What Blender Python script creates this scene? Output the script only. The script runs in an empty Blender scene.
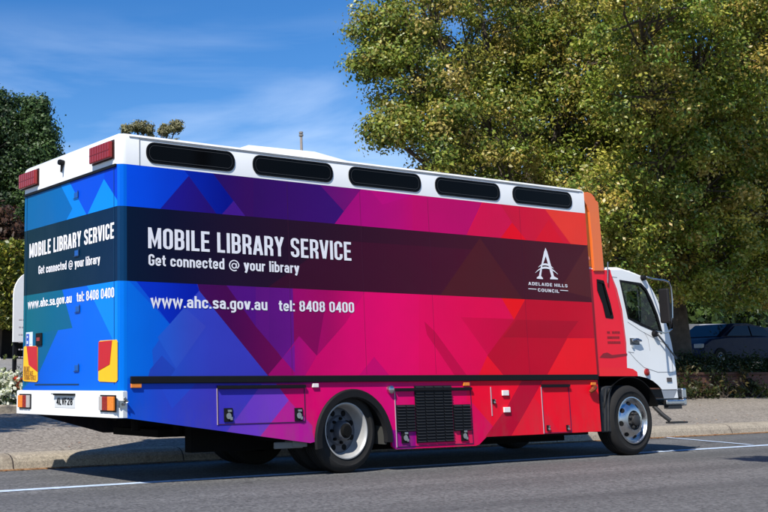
import bpy, math, random
import numpy as np
from mathutils import Vector, Matrix

scene = bpy.context.scene
COL = scene.collection
# ------------------------------------------------------------------ camera
CP = np.array([-5.62643, -9.79691, 1.02383])
YAW, PITCH, ROLL, FPX, PX0, PY0 = 0.54268, 0.17247, -0.00678, 1117.07977, 150.20273, 187.07179
_r = np.array([math.cos(YAW), -math.sin(YAW), 0]); _f = np.array([math.sin(YAW), math.cos(YAW), 0]); _u = np.array([0, 0, 1.0])
_f2 = _f*math.cos(PITCH) + _u*math.sin(PITCH); _u2 = _u*math.cos(PITCH) - _f*math.sin(PITCH)
_r3 = _r*math.cos(ROLL) + _u2*math.sin(ROLL); _u3 = _u2*math.cos(ROLL) - _r*math.sin(ROLL)
cam_d = bpy.data.cameras.new('camera'); cam = bpy.data.objects.new('camera', cam_d); COL.objects.link(cam)
cam.matrix_world = Matrix(((_r3[0], _u3[0], -_f2[0], CP[0]), (_r3[1], _u3[1], -_f2[1], CP[1]), (_r3[2], _u3[2], -_f2[2], CP[2]), (0, 0, 0, 1)))
cam_d.sensor_width = 36; cam_d.lens = FPX/768*36
cam_d.shift_x = (384-PX0)/768; cam_d.shift_y = (PY0-256)/768
cam_d.clip_start = .1; cam_d.clip_end = 2000
scene.camera = cam
# ------------------------------------------------------------------ light
SUN = Vector((.8, .43, -1.0))
sky_strength, sun_strength = .118, 5.0
w = bpy.data.worlds.new('World'); scene.world = w; w.use_nodes = True
nt = w.node_tree; nt.nodes.clear()
N = nt.nodes.new; LK = nt.links.new
sky = N('ShaderNodeTexSky'); sky.sky_type = 'NISHITA'; sky.sun_disc = False
sky.sun_elevation = math.atan2(1, math.hypot(.8, .43)); sky.sun_rotation = math.atan2(-.8, -.43)
sky.air_density = 1.0; sky.dust_density = .25; sky.ozone_density = 3.0; sky.altitude = 300
tc = N('ShaderNodeTexCoord'); mp = N('ShaderNodeMapping'); mp.inputs['Scale'].default_value = (1.2, 2.6, 7.5)
mp.inputs['Rotation'].default_value = (0, math.radians(8), 0.55)
no = N('ShaderNodeTexNoise'); no.inputs['Scale'].default_value = 1.7; no.inputs['Detail'].default_value = 9; no.inputs['Roughness'].default_value = .52; no.inputs['Distortion'].default_value = .5
rp = N('ShaderNodeValToRGB'); rp.color_ramp.elements[0].position = .45; rp.color_ramp.elements[1].position = .62
sepz = N('ShaderNodeSeparateXYZ'); mr = N('ShaderNodeMapRange'); mr.inputs['From Min'].default_value = .33; mr.inputs['From Max'].default_value = .10; mr.inputs['To Min'].default_value = 0.0; mr.inputs['To Max'].default_value = .85
mu = N('ShaderNodeMath'); mu.operation = 'MULTIPLY'
mx = N('ShaderNodeMix'); mx.data_type = 'RGBA'; mx.inputs['B'].default_value = (6.0, 7.2, 9.0, 1)
hs = N('ShaderNodeHueSaturation'); hs.inputs['Hue'].default_value = .508; hs.inputs['Saturation'].default_value = 1.36; hs.inputs['Value'].default_value = 1.0
bg = N('ShaderNodeBackground'); bg.inputs['Strength'].default_value = sky_strength; out = N('ShaderNodeOutputWorld')
LK(tc.outputs['Generated'], mp.inputs['Vector']); LK(mp.outputs['Vector'], no.inputs['Vector']); LK(no.outputs['Fac'], rp.inputs['Fac'])
LK(tc.outputs['Generated'], sepz.inputs['Vector']); LK(sepz.outputs['Z'], mr.inputs['Value'])
LK(rp.outputs['Color'], mu.inputs[0]); LK(mr.outputs['Result'], mu.inputs[1])
LK(sky.outputs['Color'], hs.inputs['Color']); LK(hs.outputs['Color'], mx.inputs['A']); LK(mu.outputs['Value'], mx.inputs['Factor'])
LK(mx.outputs['Result'], bg.inputs['Color']); LK(bg.outputs['Background'], out.inputs['Surface'])
sd = bpy.data.lights.new('sun', 'SUN'); sd.energy = sun_strength; sd.angle = math.radians(.5); sd.color = (1, .95, .87)
so = bpy.data.objects.new('sun', sd); COL.objects.link(so); so.location = (-20, -12, 25); so.rotation_euler = SUN.to_track_quat('-Z', 'Y').to_euler()
scene.view_settings.view_transform = 'Standard'; scene.view_settings.look = 'None'; scene.view_settings.gamma = 1; scene.view_settings.use_curve_mapping = False
scene.view_settings.exposure = 0.30
scene.render.engine = 'CYCLES'
# ------------------------------------------------------------------ helpers
def ray(px, py): return _f2 + _r3*(px-PX0)/FPX - _u3*(py-PY0)/FPX
def hit(px, py, ax, v):
    q = ray(px, py); p = CP + q*(v-CP[ax])/q[ax]; return p
def S(px, py, y=0.0):
    p = hit(px, py, 1, y); return (p[0], p[2])
def RR(px, py, x=-.09):
    p = hit(px, py, 0, x); return (p[1], p[2])
def lin(c):
    o = []
    for v in c[:3]:
        v = max(0, min(1, v/255.0)); o.append(v/12.92 if v <= .04045 else ((v+.055)/1.055)**2.4)
    return tuple(o)
MATS = {}
def mat(name, col, rough=.5, metal=0, spec=.3, noise=0, nscale=8, bump=0, bscale=40, coat=0, attr=None, dirt=0):
    if name in MATS: return MATS[name]
    m = bpy.data.materials.new(name); m.use_nodes = True; n = m.node_tree; b = n.nodes['Principled BSDF']
    b.inputs['Roughness'].default_value = rough; b.inputs['Metallic'].default_value = metal; b.inputs['Specular IOR Level'].default_value = spec
    b.inputs['Coat Weight'].default_value = coat; b.inputs['Coat Roughness'].default_value = .12
    t = n.nodes.new('ShaderNodeTexCoord')
    if attr:
        a = n.nodes.new('ShaderNodeAttribute'); a.attribute_name = attr; src = a.outputs['Color']
    else:
        rgb = n.nodes.new('ShaderNodeRGB'); rgb.outputs[0].default_value = (*col, 1); src = rgb.outputs[0]
    if noise:
        nz = n.nodes.new('ShaderNodeTexNoise'); nz.inputs['Scale'].default_value = nscale; nz.inputs['Detail'].default_value = 6; nz.inputs['Roughness'].default_value = .65
        n.links.new(t.outputs['Object'], nz.inputs['Vector'])
        r = n.nodes.new('ShaderNodeMapRange'); r.inputs['From Min'].default_value = .25; r.inputs['From Max'].default_value = .75
        r.inputs['To Min'].default_value = 1-noise; r.inputs['To Max'].default_value = 1+noise; n.links.new(nz.outputs['Fac'], r.inputs['Value'])
        mm = n.nodes.new('ShaderNodeVectorMath'); mm.operation = 'SCALE'; n.links.new(src, mm.inputs[0]); n.links.new(r.outputs['Result'], mm.inputs['Scale']); src = mm.outputs['Vector']
        r2 = n.nodes.new('ShaderNodeMapRange'); r2.inputs['From Min'].default_value = .3; r2.inputs['From Max'].default_value = .7
        r2.inputs['To Min'].default_value = max(.02, rough-.07); r2.inputs['To Max'].default_value = min(1, rough+.1); n.links.new(nz.outputs['Fac'], r2.inputs['Value']); n.links.new(r2.outputs['Result'], b.inputs['Roughness'])
    n.links.new(src, b.inputs['Base Color'])
    if bump:
        nb = n.nodes.new('ShaderNodeTexNoise'); nb.inputs['Scale'].default_value = bscale; nb.inputs['Detail'].default_value = 4
        n.links.new(t.outputs['Object'], nb.inputs['Vector']); bp = n.nodes.new('ShaderNodeBump'); bp.inputs['Strength'].default_value = bump; bp.inputs['Distance'].default_value = .01
        n.links.new(nb.outputs['Fac'], bp.inputs['Height']); n.links.new(bp.outputs['Normal'], b.inputs['Normal'])
    MATS[name] = m; return m

def aggregate(name, dark, light, scale, mottling=.15, bump=.5, extra=None, stain=None):
    m = bpy.data.materials.new(name); m.use_nodes = True; n = m.node_tree; b = n.nodes['Principled BSDF']; nn = n.nodes.new; L = n.links.new
    b.inputs['Roughness'].default_value = .88; b.inputs['Specular IOR Level'].default_value = .3
    t = nn('ShaderNodeTexCoord'); v = nn('ShaderNodeTexVoronoi'); v.inputs['Scale'].default_value = scale; L(t.outputs['Object'], v.inputs['Vector'])
    bw = nn('ShaderNodeRGBToBW'); L(v.outputs['Color'], bw.inputs['Color'])
    nz = nn('ShaderNodeTexNoise'); nz.inputs['Scale'].default_value = scale*.35; nz.inputs['Detail'].default_value = 8; nz.inputs['Roughness'].default_value = .8; L(t.outputs['Object'], nz.inputs['Vector'])
    av = nn('ShaderNodeMath'); av.operation = 'ADD'; L(bw.outputs['Val'], av.inputs[0]); L(nz.outputs['Fac'], av.inputs[1])
    r = nn('ShaderNodeMapRange'); r.inputs['From Min'].default_value = .55; r.inputs['From Max'].default_value = 1.45; L(av.outputs[0], r.inputs['Value'])
    mxx = nn('ShaderNodeMix'); mxx.data_type = 'RGBA'; mxx.inputs['A'].default_value = (*dark, 1); mxx.inputs['B'].default_value = (*light, 1); L(r.outputs['Result'], mxx.inputs['Factor'])
    nb = nn('ShaderNodeTexNoise'); nb.inputs['Scale'].default_value = .6; nb.inputs['Detail'].default_value = 7; nb.inputs['Roughness'].default_value = .6
    mpp = nn('ShaderNodeMapping'); mpp.inputs['Scale'].default_value = (.35, 1.6, 1); L(t.outputs['Object'], mpp.inputs['Vector']); L(mpp.outputs['Vector'], nb.inputs['Vector'])
    r2 = nn('ShaderNodeMapRange'); r2.inputs['From Min'].default_value = .3; r2.inputs['From Max'].default_value = .7; r2.inputs['To Min'].default_value = 1-mottling; r2.inputs['To Max'].default_value = 1+mottling; L(nb.outputs['Fac'], r2.inputs['Value'])
    sc = nn('ShaderNodeVectorMath'); sc.operation = 'SCALE'; L(mxx.outputs['Result'], sc.inputs[0]); L(r2.outputs['Result'], sc.inputs['Scale'])
    fin = sc.outputs['Vector']
    if extra:   # scattered blotches (tar, oil, leaf litter)
        ecol, escale, lo, hi = extra
        ne = nn('ShaderNodeTexNoise'); ne.inputs['Scale'].default_value = escale; ne.inputs['Detail'].default_value = 5; L(t.outputs['Object'], ne.inputs['Vector'])
        re = nn('ShaderNodeMapRange'); re.inputs['To Max'].default_value = .55; re.inputs['From Min'].default_value = lo; re.inputs['From Max'].default_value = hi; L(ne.outputs['Fac'], re.inputs['Value'])
        me = nn('ShaderNodeMix'); me.data_type = 'RGBA'; me.inputs['B'].default_value = (*ecol, 1); L(re.outputs['Result'], me.inputs['Factor']); L(fin, me.inputs['A']); fin = me.outputs['Result']
    L(fin, b.inputs['Base Color'])
    bp = nn('ShaderNodeBump'); bp.inputs['Strength'].default_value = bump; bp.inputs['Distance'].default_value = .008; L(av.outputs[0], bp.inputs['Height']); L(bp.outputs['Normal'], b.inputs['Normal'])
    MATS[name] = m; return m

def leafmat(name, trans=.35, rough=.5):
    m = bpy.data.materials.new(name); m.use_nodes = True; n = m.node_tree; n.nodes.clear(); nn = n.nodes.new; L = n.links.new
    a = nn('ShaderNodeAttribute'); a.attribute_name = 'Col'
    b = nn('ShaderNodeBsdfPrincipled'); b.inputs['Roughness'].default_value = rough; b.inputs['Specular IOR Level'].default_value = .36; L(a.outputs['Color'], b.inputs['Base Color'])
    tr = nn('ShaderNodeBsdfTranslucent'); g = nn('ShaderNodeVectorMath'); g.operation = 'MULTIPLY'; g.inputs[1].default_value = (1.3, 1.35, .6); L(a.outputs['Color'], g.inputs[0]); L(g.outputs['Vector'], tr.inputs['Color'])
    ms = nn('ShaderNodeMixShader'); ms.inputs[0].default_value = trans; L(b.outputs[0], ms.inputs[1]); L(tr.outputs[0], ms.inputs[2])
    o = nn('ShaderNodeOutputMaterial'); L(ms.outputs[0], o.inputs['Surface']); MATS[name] = m; return m

def tag(o, label=None, cat=None, group=None, kind=None):
    if label: o['label'] = label
    if cat: o['category'] = cat
    if group: o['group'] = group
    if kind: o['kind'] = kind
    return o
def thing(name, loc, label, cat, group=None):
    o = bpy.data.objects.new(name, None); COL.objects.link(o); o.location = loc; o.empty_display_size = .3
    return tag(o, label, cat, group)

class MB:
    def __init__(s): s.v = []; s.f = []; s.c = []; s.mi = []; s.m = 0
    def add(s, vs, fs, c=None):
        k = len(s.v); s.v += [tuple(map(float, p)) for p in vs]
        for f in fs: s.f.append([k+i for i in f]); s.c.append(c); s.mi.append(s.m)
        return s
    def box(s, a, b, c=None):
        x0, y0, z0 = a; x1, y1, z1 = b
        vs = [(x0, y0, z0), (x1, y0, z0), (x1, y1, z0), (x0, y1, z0), (x0, y0, z1), (x1, y0, z1), (x1, y1, z1), (x0, y1, z1)]
        return s.add(vs, [(0, 3, 2, 1), (4, 5, 6, 7), (0, 1, 5, 4), (1, 2, 6, 5), (2, 3, 7, 6), (3, 0, 4, 7)], c)
    def prism(s, pts, d):      # pts 3-D loop, d extrude vector
        n = len(pts); q = [tuple(np.array(p)+np.array(d)) for p in pts]
        return s.add(list(pts)+q, [tuple(range(n))[::-1], tuple(range(n, 2*n))] + [(i, (i+1) % n, n+(i+1) % n, n+i) for i in range(n)])
    def lathe(s, prof, c, ax=1, n=48, cap=False, sgn=1):  # prof: (offset along axis, radius)
        vs = []; fs = []
        for (o, r) in prof:
            for i in range(n):
                a = 2*math.pi*i/n; u = r*math.cos(a); v = r*math.sin(a)
                p = [0, 0, 0]; p[ax] = o*sgn; p[(ax+1) % 3] = u; p[(ax+2) % 3] = v
                vs.append((c[0]+p[0], c[1]+p[1], c[2]+p[2]))
        for k in range(len(prof)-1):
            for i in range(n): j = (i+1) % n; fs.append((k*n+i, k*n+j, (k+1)*n+j, (k+1)*n+i))
        if cap: fs.append(tuple(range(n))); fs.append(tuple(range((len(prof)-1)*n, len(prof)*n)))
        return s.add(vs, fs)
    def tube(s, pts, rad, n=8, cap=True):
        P = [np.array(p, float) for p in pts]; R = rad if hasattr(rad, '__len__') else [rad]*len(P); vs = []; fs = []
        for k, p in enumerate(P):
            d = P[min(k+1, len(P)-1)] - P[max(k-1, 0)]; d = d/(np.linalg.norm(d)+1e-9)
            a = np.cross(d, (0, 0, 1) if abs(d[2]) < .9 else (1, 0, 0)); a /= np.linalg.norm(a); b = np.cross(d, a)
            for i in range(n): t = 2*math.pi*i/n; vs.append(tuple(p + R[k]*(a*math.cos(t)+b*math.sin(t))))
        for k in range(len(P)-1):
            for i in range(n): j = (i+1) % n; fs.append((k*n+i, k*n+j, (k+1)*n+j, (k+1)*n+i))
        if cap: fs.append(tuple(range(n))[::-1]); fs.append(tuple(range((len(P)-1)*n, len(P)*n)))
        return s.add(vs, fs)
    def build(s, name, m, parent=None, smooth=False, bevel=0, loc=None):
        me = bpy.data.meshes.new(name); me.from_pydata(s.v, [], s.f); me.validate(clean_customdata=False)
        for mm in (m if isinstance(m, (list, tuple)) else [m]): me.materials.append(mm)
        if len(me.polygons) == len(s.f):
            for p, k in zip(me.polygons, s.mi): p.material_index = k
            if any(c is not None for c in s.c):
                ca = me.color_attributes.new('Col', 'FLOAT_COLOR', 'CORNER')
                for p, c in zip(me.polygons, s.c):
                    for q, li in enumerate(p.loop_indices):
                        cc = c[q] if (c is not None and isinstance(c[0], (tuple, list))) else (c or (.5, .5, .5)); ca.data[li].color = (*cc[:3], 1)
        if smooth:
            for p in me.polygons: p.use_smooth = True
            try: me.set_sharp_from_angle(angle=math.radians(38))
            except Exception: pass
        o = bpy.data.objects.new(name, me); COL.objects.link(o)
        if bevel:
            b = o.modifiers.new('bevel', 'BEVEL'); b.width = bevel; b.segments = 2; b.limit_method = 'ANGLE'; b.angle_limit = math.radians(35)
        if loc is not None: o.location = loc
        if parent:
            o.parent = parent
            if parent.type == 'EMPTY' and loc is None: o.matrix_parent_inverse = Matrix.Translation(parent.location).inverted()
        return o
# ---- painter's subdivision: convex pieces in a plane, overlays cut them
def area(p): return sum(p[i][0]*p[(i+1) % len(p)][1]-p[(i+1) % len(p)][0]*p[i][1] for i in range(len(p)))/2
def clip(poly, a, b, inside=True):
    o = []; sg = 1 if inside else -1
    def d(p): return sg*((b[0]-a[0])*(p[1]-a[1])-(b[1]-a[1])*(p[0]-a[0]))
    for i in range(len(poly)):
        p, q = poly[i], poly[(i+1) % len(poly)]; dp, dq = d(p), d(q)
        if dp >= 0: o.append(p)
        if dp*dq < 0: t = dp/(dp-dq); o.append((p[0]+(q[0]-p[0])*t, p[1]+(q[1]-p[1])*t))
    return o if len(o) > 2 and abs(area(o)) > 1e-7 else None
def tri_fan_convex(p):
    if area(p) < 0: p = p[::-1]
    n = len(p)
    for i in range(n):
        a, b, c = p[i-1], p[i], p[(i+1) % n]
        if (b[0]-a[0])*(c[1]-b[1])-(b[1]-a[1])*(c[0]-b[0]) < -1e-6:   # concave: ear clip
            break
    else: return [p]
    p = list(p); out = []
    while len(p) > 3:
        n = len(p); ok = False
        for i in range(n):
            a, b, c = p[i-1], p[i], p[(i+1) % n]
            if (b[0]-a[0])*(c[1]-b[1])-(b[1]-a[1])*(c[0]-b[0]) <= 1e-9: continue
            t = [a, b, c]
            if any(all(((t[(k+1) % 3][0]-t[k][0])*(q[1]-t[k][1])-(t[(k+1) % 3][1]-t[k][1])*(q[0]-t[k][0])) > 1e-9 for k in range(3)) for q in p if q not in t): continue
            out.append(t); p.pop(i); ok = True; break
        if not ok: break
    out.append(p); return out
def overlay(pieces, poly, col):
    for cv in tri_fan_convex(poly):
        new = []
        for pc, c in pieces:
            rest = pc; n = len(cv)
            outs = []
            for i in range(n):
                if rest is None: break
                a, b = cv[i], cv[(i+1) % n]
                o = clip(rest, a, b, False)
                if o: outs.append((o, c))
                rest = clip(rest, a, b, True)
            if rest is None: new.append((pc, c))
            else:
                new += outs
                if col is not None: new.append((rest, col))
        pieces = new
    return pieces
def grad(*stops):
    def f(p):
        x = p[0]
        if x <= stops[0][0]: return lin(stops[0][1])
        for (x0, c0), (x1, c1) in zip(stops, stops[1:]):
            if x <= x1: t = (x-x0)/(x1-x0); a = lin(c0); b = lin(c1); return tuple(a[k]*(1-t)+b[k]*t for k in range(3))
        return lin(stops[-1][1])
    return f
def cval(c, p): return c(p) if callable(c) else lin(c)
def columns(xs, lo, hi):
    out = []
    for a, b in zip(xs, xs[1:]):
        if b-a < 1e-6: continue
        out.append(([(a, lo(a+1e-7)), (b, lo(b-1e-7)), (b, hi(b-1e-7)), (a, hi(a+1e-7))], None))
    return out
def interp(pts):
    def f(x):
        if x <= pts[0][0]: return pts[0][1]
        for (x0, z0), (x1, z1) in zip(pts, pts[1:]):
            if x <= x1: return z0+(z1-z0)*(x-x0)/max(1e-9, x1-x0)
        return pts[-1][1]
    return f
# ------------------------------------------------------------------ materials
asphalt = aggregate('asphalt', (.062, .061, .060), (.198, .195, .190), 42, .12, .6, ((.03, .03, .032), 1.1, .70, .72))
pathmat = aggregate('path_aggregate', (.12, .102, .083), (.36, .32, .27), 34, .12, .7, ((.10, .095, .09), 2.2, .66, .75))
parkmat = aggregate('car_park_asphalt', (.16, .155, .145), (.32, .305, .28), 20, .15, .4)
soil = aggregate('garden_soil', (.02, .014, .009), (.10, .07, .045), 14, .3, 1, ((.16, .10, .05), 6, .58, .7))
grassland = aggregate('far_ground', (.05, .06, .025), (.12, .12, .06), 5, .3, .5)
kerbmat = aggregate('kerb_concrete', (.23, .20, .155), (.42, .36, .275), 60, .14, .35, ((.15, .12, .09), 3.5, .60, .74))
litter = aggregate('gutter_leaf_litter', (.10, .05, .02), (.34, .19, .09), 30, .3, .8)
white = mat('white_paint', (.80, .81, .80), .32, noise=.03, nscale=3, coat=.3)
whitedirty = mat('white_bumper_paint', (.78, .79, .77), .4, noise=.05, nscale=6)
wrap = mat('vinyl_wrap', (0, 0, 0), .38, attr='Col', noise=.04, nscale=1.4, spec=.10)
def wrap_detail():
    n = wrap.node_tree; b = n.nodes['Principled BSDF']; nn = n.nodes.new; L = n.links.new
    t = nn('ShaderNodeTexCoord'); z = nn('ShaderNodeTexNoise'); z.inputs['Scale'].default_value = 2.2; z.inputs['Detail'].default_value = 1; L(t.outputs['Object'], z.inputs['Vector'])
    bp = nn('ShaderNodeBump'); bp.inputs['Strength'].default_value = .35; bp.inputs['Distance'].default_value = .02; L(z.outputs['Fac'], bp.inputs['Height']); L(bp.outputs['Normal'], b.inputs['Normal'])
    src = b.inputs['Base Color'].links[0].from_socket
    sp = nn('ShaderNodeSeparateXYZ'); L(t.outputs['Object'], sp.inputs[0]); mr_ = nn('ShaderNodeMapRange'); mr_.inputs['From Min'].default_value = .95; mr_.inputs['From Max'].default_value = .25; L(sp.outputs['Z'], mr_.inputs['Value'])
    n2 = nn('ShaderNodeTexNoise'); n2.inputs['Scale'].default_value = 5; n2.inputs['Detail'].default_value = 9; n2.inputs['Roughness'].default_value = .75; mp_ = nn('ShaderNodeMapping'); mp_.inputs['Scale'].default_value = (1, 1, .35); L(t.outputs['Object'], mp_.inputs['Vector']); L(mp_.outputs['Vector'], n2.inputs['Vector'])
    m3 = nn('ShaderNodeMapRange'); m3.inputs['From Min'].default_value = .45; m3.inputs['From Max'].default_value = .75; L(n2.outputs['Fac'], m3.inputs['Value'])
    mu_ = nn('ShaderNodeMath'); mu_.operation = 'MULTIPLY'; L(mr_.outputs[0], mu_.inputs[0]); L(m3.outputs[0], mu_.inputs[1]); m4 = nn('ShaderNodeMath'); m4.operation = 'MULTIPLY'; m4.inputs[1].default_value = .45; L(mu_.outputs[0], m4.inputs[0])
    mi2 = nn('ShaderNodeMix'); mi2.data_type = 'RGBA'; mi2.inputs['B'].default_value = (.13, .10, .08, 1); L(m4.outputs[0], mi2.inputs['Factor']); L(src, mi2.inputs['A']); L(mi2.outputs['Result'], b.inputs['Base Color'])
wrap_detail()
letter = mat('white_lettering', (.82, .81, .84), .45, noise=.02)
black = mat('black_plastic', (.006, .006, .007), .6, noise=.2, spec=.2)
rubber = mat('tyre_rubber', (.016, .0155, .015), .85, noise=.35, nscale=7, bump=.15, bscale=60)
under = mat('chassis_black', (.006, .006, .006), .8, noise=.3, spec=.1)
ventm = mat('vent_dark_grey', (.020, .022, .025), .5)
chrome = mat('chrome', (.60, .60, .60), .27, 1, noise=.06, nscale=12)
alum = mat('brushed_aluminium', (.55, .55, .54), .3, 1, noise=.1, nscale=20)
rimwhite = mat('rim_silver_paint', (.42, .42, .41), .42, .25, noise=.12, nscale=9)
rimgrey = mat('rim_dark_grey', (.10, .105, .12), .5, .3, noise=.15, nscale=9)
glassdark = mat('tinted_glass', (.002, .0022, .0025), .08, spec=.07)
redlens = mat('red_lens', (.26, .010, .006), .25, noise=.15, nscale=30, coat=.5)
orangelens = mat('orange_lens', (.80, .22, .02), .25, noise=.1, nscale=30, coat=.5)
greylens = mat('clear_lens', (.42, .40, .38), .2)
yellow = mat('reflector_yellow', (.90, .47, .01), .4, noise=.03)
crimson = mat('reflector_red', (.50, .012, .02), .4, noise=.05)
redp = mat('red_cab_paint', (.88, .028, .04), .3, noise=.04, nscale=3, coat=.3)
orangep = mat('orange_paint', (.86, .17, .03), .35, noise=.05, nscale=3, coat=.3)
linepaint = mat('road_line_paint', (.48, .58, .72), .8, noise=.4, nscale=14)
bark = mat('bark', (.085, .068, .052), .9, noise=.45, nscale=6, bump=1, bscale=18)
seatm = mat('seat_fabric', (.03, .03, .035), .8)
navy = mat('navy_car_paint', (.012, .02, .055), .4, 0, spec=.15, noise=.05)
silver = mat('silver_car_paint', (.30, .31, .33), .3, .2, coat=.4, noise=.05)
bluecar = mat('blue_car_paint', (.012, .022, .05), .35, 0, spec=.2)
carglass = mat('car_glass', (.008, .010, .013), .08, spec=.3)
brick = bpy.data.materials.new('red_brick'); brick.use_nodes = True
_n = brick.node_tree; _b = _n.nodes['Principled BSDF']; _b.inputs['Roughness'].default_value = .9
_t = _n.nodes.new('ShaderNodeTexCoord'); _m = _n.nodes.new('ShaderNodeMapping'); _m.inputs['Rotation'].default_value = (math.radians(90), 0, 0)
_k = _n.nodes.new('ShaderNodeTexBrick'); _k.inputs['Color1'].default_value = (.13, .048, .03, 1); _k.inputs['Color2'].default_value = (.085, .035, .026, 1); _k.inputs['Mortar'].default_value = (.10, .08, .065, 1)
_k.inputs['Scale'].default_value = 4.3; _k.inputs['Mortar Size'].default_value = .012; _n.links.new(_t.outputs['Object'], _m.inputs['Vector']); _n.links.new(_m.outputs['Vector'], _k.inputs['Vector']); _n.links.new(_k.outputs['Color'], _b.inputs['Base Color'])
leafA = leafmat('leaf_sweetgum', .22, .38); leafB = leafmat('leaf_dark', .2); petal = leafmat('petal', .3, .7)
def clearglass():
    m = bpy.data.materials.new('cab_window_glass'); m.use_nodes = True; n = m.node_tree; n.nodes.clear(); nn = n.nodes.new
    t = nn('ShaderNodeBsdfTransparent'); t.inputs[0].default_value = (.62, .68, .68, 1); g = nn('ShaderNodeBsdfGlossy'); g.inputs['Roughness'].default_value = .02
    fr = nn('ShaderNodeMath'); fr.operation = 'MULTIPLY_ADD'; lw_ = nn('ShaderNodeLayerWeight'); lw_.inputs[0].default_value = .15; pw = nn('ShaderNodeMath'); pw.operation = 'POWER'; pw.inputs[1].default_value = 3; n.links.new(lw_.outputs['Facing'], pw.inputs[0]); n.links.new(pw.outputs[0], fr.inputs[0]); fr.inputs[1].default_value = .5; fr.inputs[2].default_value = .04; ms = nn('ShaderNodeMixShader'); o = nn('ShaderNodeOutputMaterial')
    n.links.new(fr.outputs[0], ms.inputs[0]); n.links.new(t.outputs[0], ms.inputs[1]); n.links.new(g.outputs[0], ms.inputs[2]); n.links.new(ms.outputs[0], o.inputs[0]); return m
clearg = clearglass()
# ------------------------------------------------------------------ ground
def ground_z(y):
    return interp([(-400, 0), (2.7, 0), (2.95, .18), (7.3, .53), (9.5, 1.0), (45, 3.1), (500, 6)])(y)
XS = [-400, -100, -40, -20, -12] + [i*1.5 for i in range(-6, 34)] + [60, 80, 120, 200, 400]
def strip(name, prof, m, xs=XS, kind='structure', wob=0):
    b = MB(); rnd = random.Random(3)
    vs = []; n = len(prof)
    for x in xs:
        for (y, z) in prof: vs.append((x, y, z + (rnd.uniform(-wob, wob) if wob else 0)))
    fs = []
    for i in range(len(xs)-1):
        for k in range(n-1): fs.append((i*n+k, (i+1)*n+k, (i+1)*n+k+1, i*n+k+1))
    o = b.add(vs, fs).build(name, m); tag(o, kind=kind); return o
def wear(m, joints=False, cracks=False, tracks=False):
    n = m.node_tree; b = n.nodes['Principled BSDF']; nn = n.nodes.new; L = n.links.new; src = b.inputs['Base Color'].links[0].from_socket; t = nn('ShaderNodeTexCoord'); sp = nn('ShaderNodeSeparateXYZ'); L(t.outputs['Object'], sp.inputs[0])
    def mixdark(fac, col, src):
        m_ = nn('ShaderNodeMix'); m_.data_type = 'RGBA'; m_.inputs['B'].default_value = (*col, 1); L(fac, m_.inputs['Factor']); L(src, m_.inputs['A']); return m_.outputs['Result']
    if joints:
        a = nn('ShaderNodeMath'); a.operation = 'PINGPONG'; a.inputs[1].default_value = 1.2; L(sp.outputs['X'], a.inputs[0]); c = nn('ShaderNodeMath'); c.operation = 'LESS_THAN'; c.inputs[1].default_value = .009; L(a.outputs[0], c.inputs[0]); src = mixdark(c.outputs[0], (.05, .04, .035), src)
    if cracks:
        v = nn('ShaderNodeTexVoronoi'); v.feature = 'DISTANCE_TO_EDGE'; v.inputs['Scale'].default_value = .55; z = nn('ShaderNodeTexNoise'); z.inputs['Scale'].default_value = 1.3; z.inputs['Detail'].default_value = 8
        mm = nn('ShaderNodeMix'); mm.data_type = 'RGBA'; mm.inputs['Factor'].default_value = .35; L(t.outputs['Object'], mm.inputs['A']); L(t.outputs['Object'], z.inputs['Vector']); L(z.outputs['Color'], mm.inputs['B']); L(mm.outputs['Result'], v.inputs['Vector'])
        c = nn('ShaderNodeMath'); c.operation = 'LESS_THAN'; c.inputs[1].default_value = .0035; L(v.outputs['Distance'], c.inputs[0]); z2 = nn('ShaderNodeTexNoise'); z2.inputs['Scale'].default_value = .35; L(t.outputs['Object'], z2.inputs['Vector']); g = nn('ShaderNodeMath'); g.operation = 'GREATER_THAN'; g.inputs[1].default_value = .52; L(z2.outputs['Fac'], g.inputs[0])
        k = nn('ShaderNodeMath'); k.operation = 'MULTIPLY'; L(c.outputs[0], k.inputs[0]); L(g.outputs[0], k.inputs[1]); src = mixdark(k.outputs[0], (.022, .022, .022), src)
    if tracks:
        z = nn('ShaderNodeTexNoise'); z.inputs['Scale'].default_value = 1.0; z.inputs['Detail'].default_value = 4; mp_ = nn('ShaderNodeMapping'); mp_.inputs['Scale'].default_value = (.02, 1.1, 1); L(t.outputs['Object'], mp_.inputs['Vector']); L(mp_.outputs['Vector'], z.inputs['Vector'])
        r = nn('ShaderNodeMapRange'); r.inputs['From Min'].default_value = .42; r.inputs['From Max'].default_value = .62; r.inputs['To Max'].default_value = .45; L(z.outputs['Fac'], r.inputs['Value']); src = mixdark(r.outputs[0], (.055, .055, .056), src)
    L(src, b.inputs['Base Color'])
wear(asphalt, tracks=True); wear(kerbmat, joints=True); wear(pathmat, cracks=True)
strip('road', [(-400, 0), (-60, 0), (-12, 0), (-6, 0), (0, 0), (2.72, 0)], asphalt)
strip('kerb', [(2.70, -.02), (2.715, .02), (2.735, .09), (2.765, .135), (2.82, .165), (2.88, .178), (3.0, .186)], kerbmat)
strip('gutter_litter', [(2.60, .003), (2.66, .006), (2.714, .013)], litter, xs=[-6+i*.5 for i in range(80)])
strip('footpath', [(2.998, .182), (5, ground_z(5)), (7.35, ground_z(7.35))], pathmat)
xs_bed = XS
b = MB(); vs = []; ys = [7.3, 7.45, 7.75, 8.2, 9.0, 9.55]; rnd = random.Random(5)
for x in XS:
    for i, y in enumerate(ys):
        t = min(1, max(0, (x-14)/3)); z = ground_z(y)*(1-t) + t*(ground_z(y)-.03 if y < 7.5 else 1.06)
        if i in (0,): z = ground_z(y)-.05
        vs.append((x, y, z+(rnd.uniform(0, .04) if 0 < i < 5 else 0)))
n = len(ys)
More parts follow.
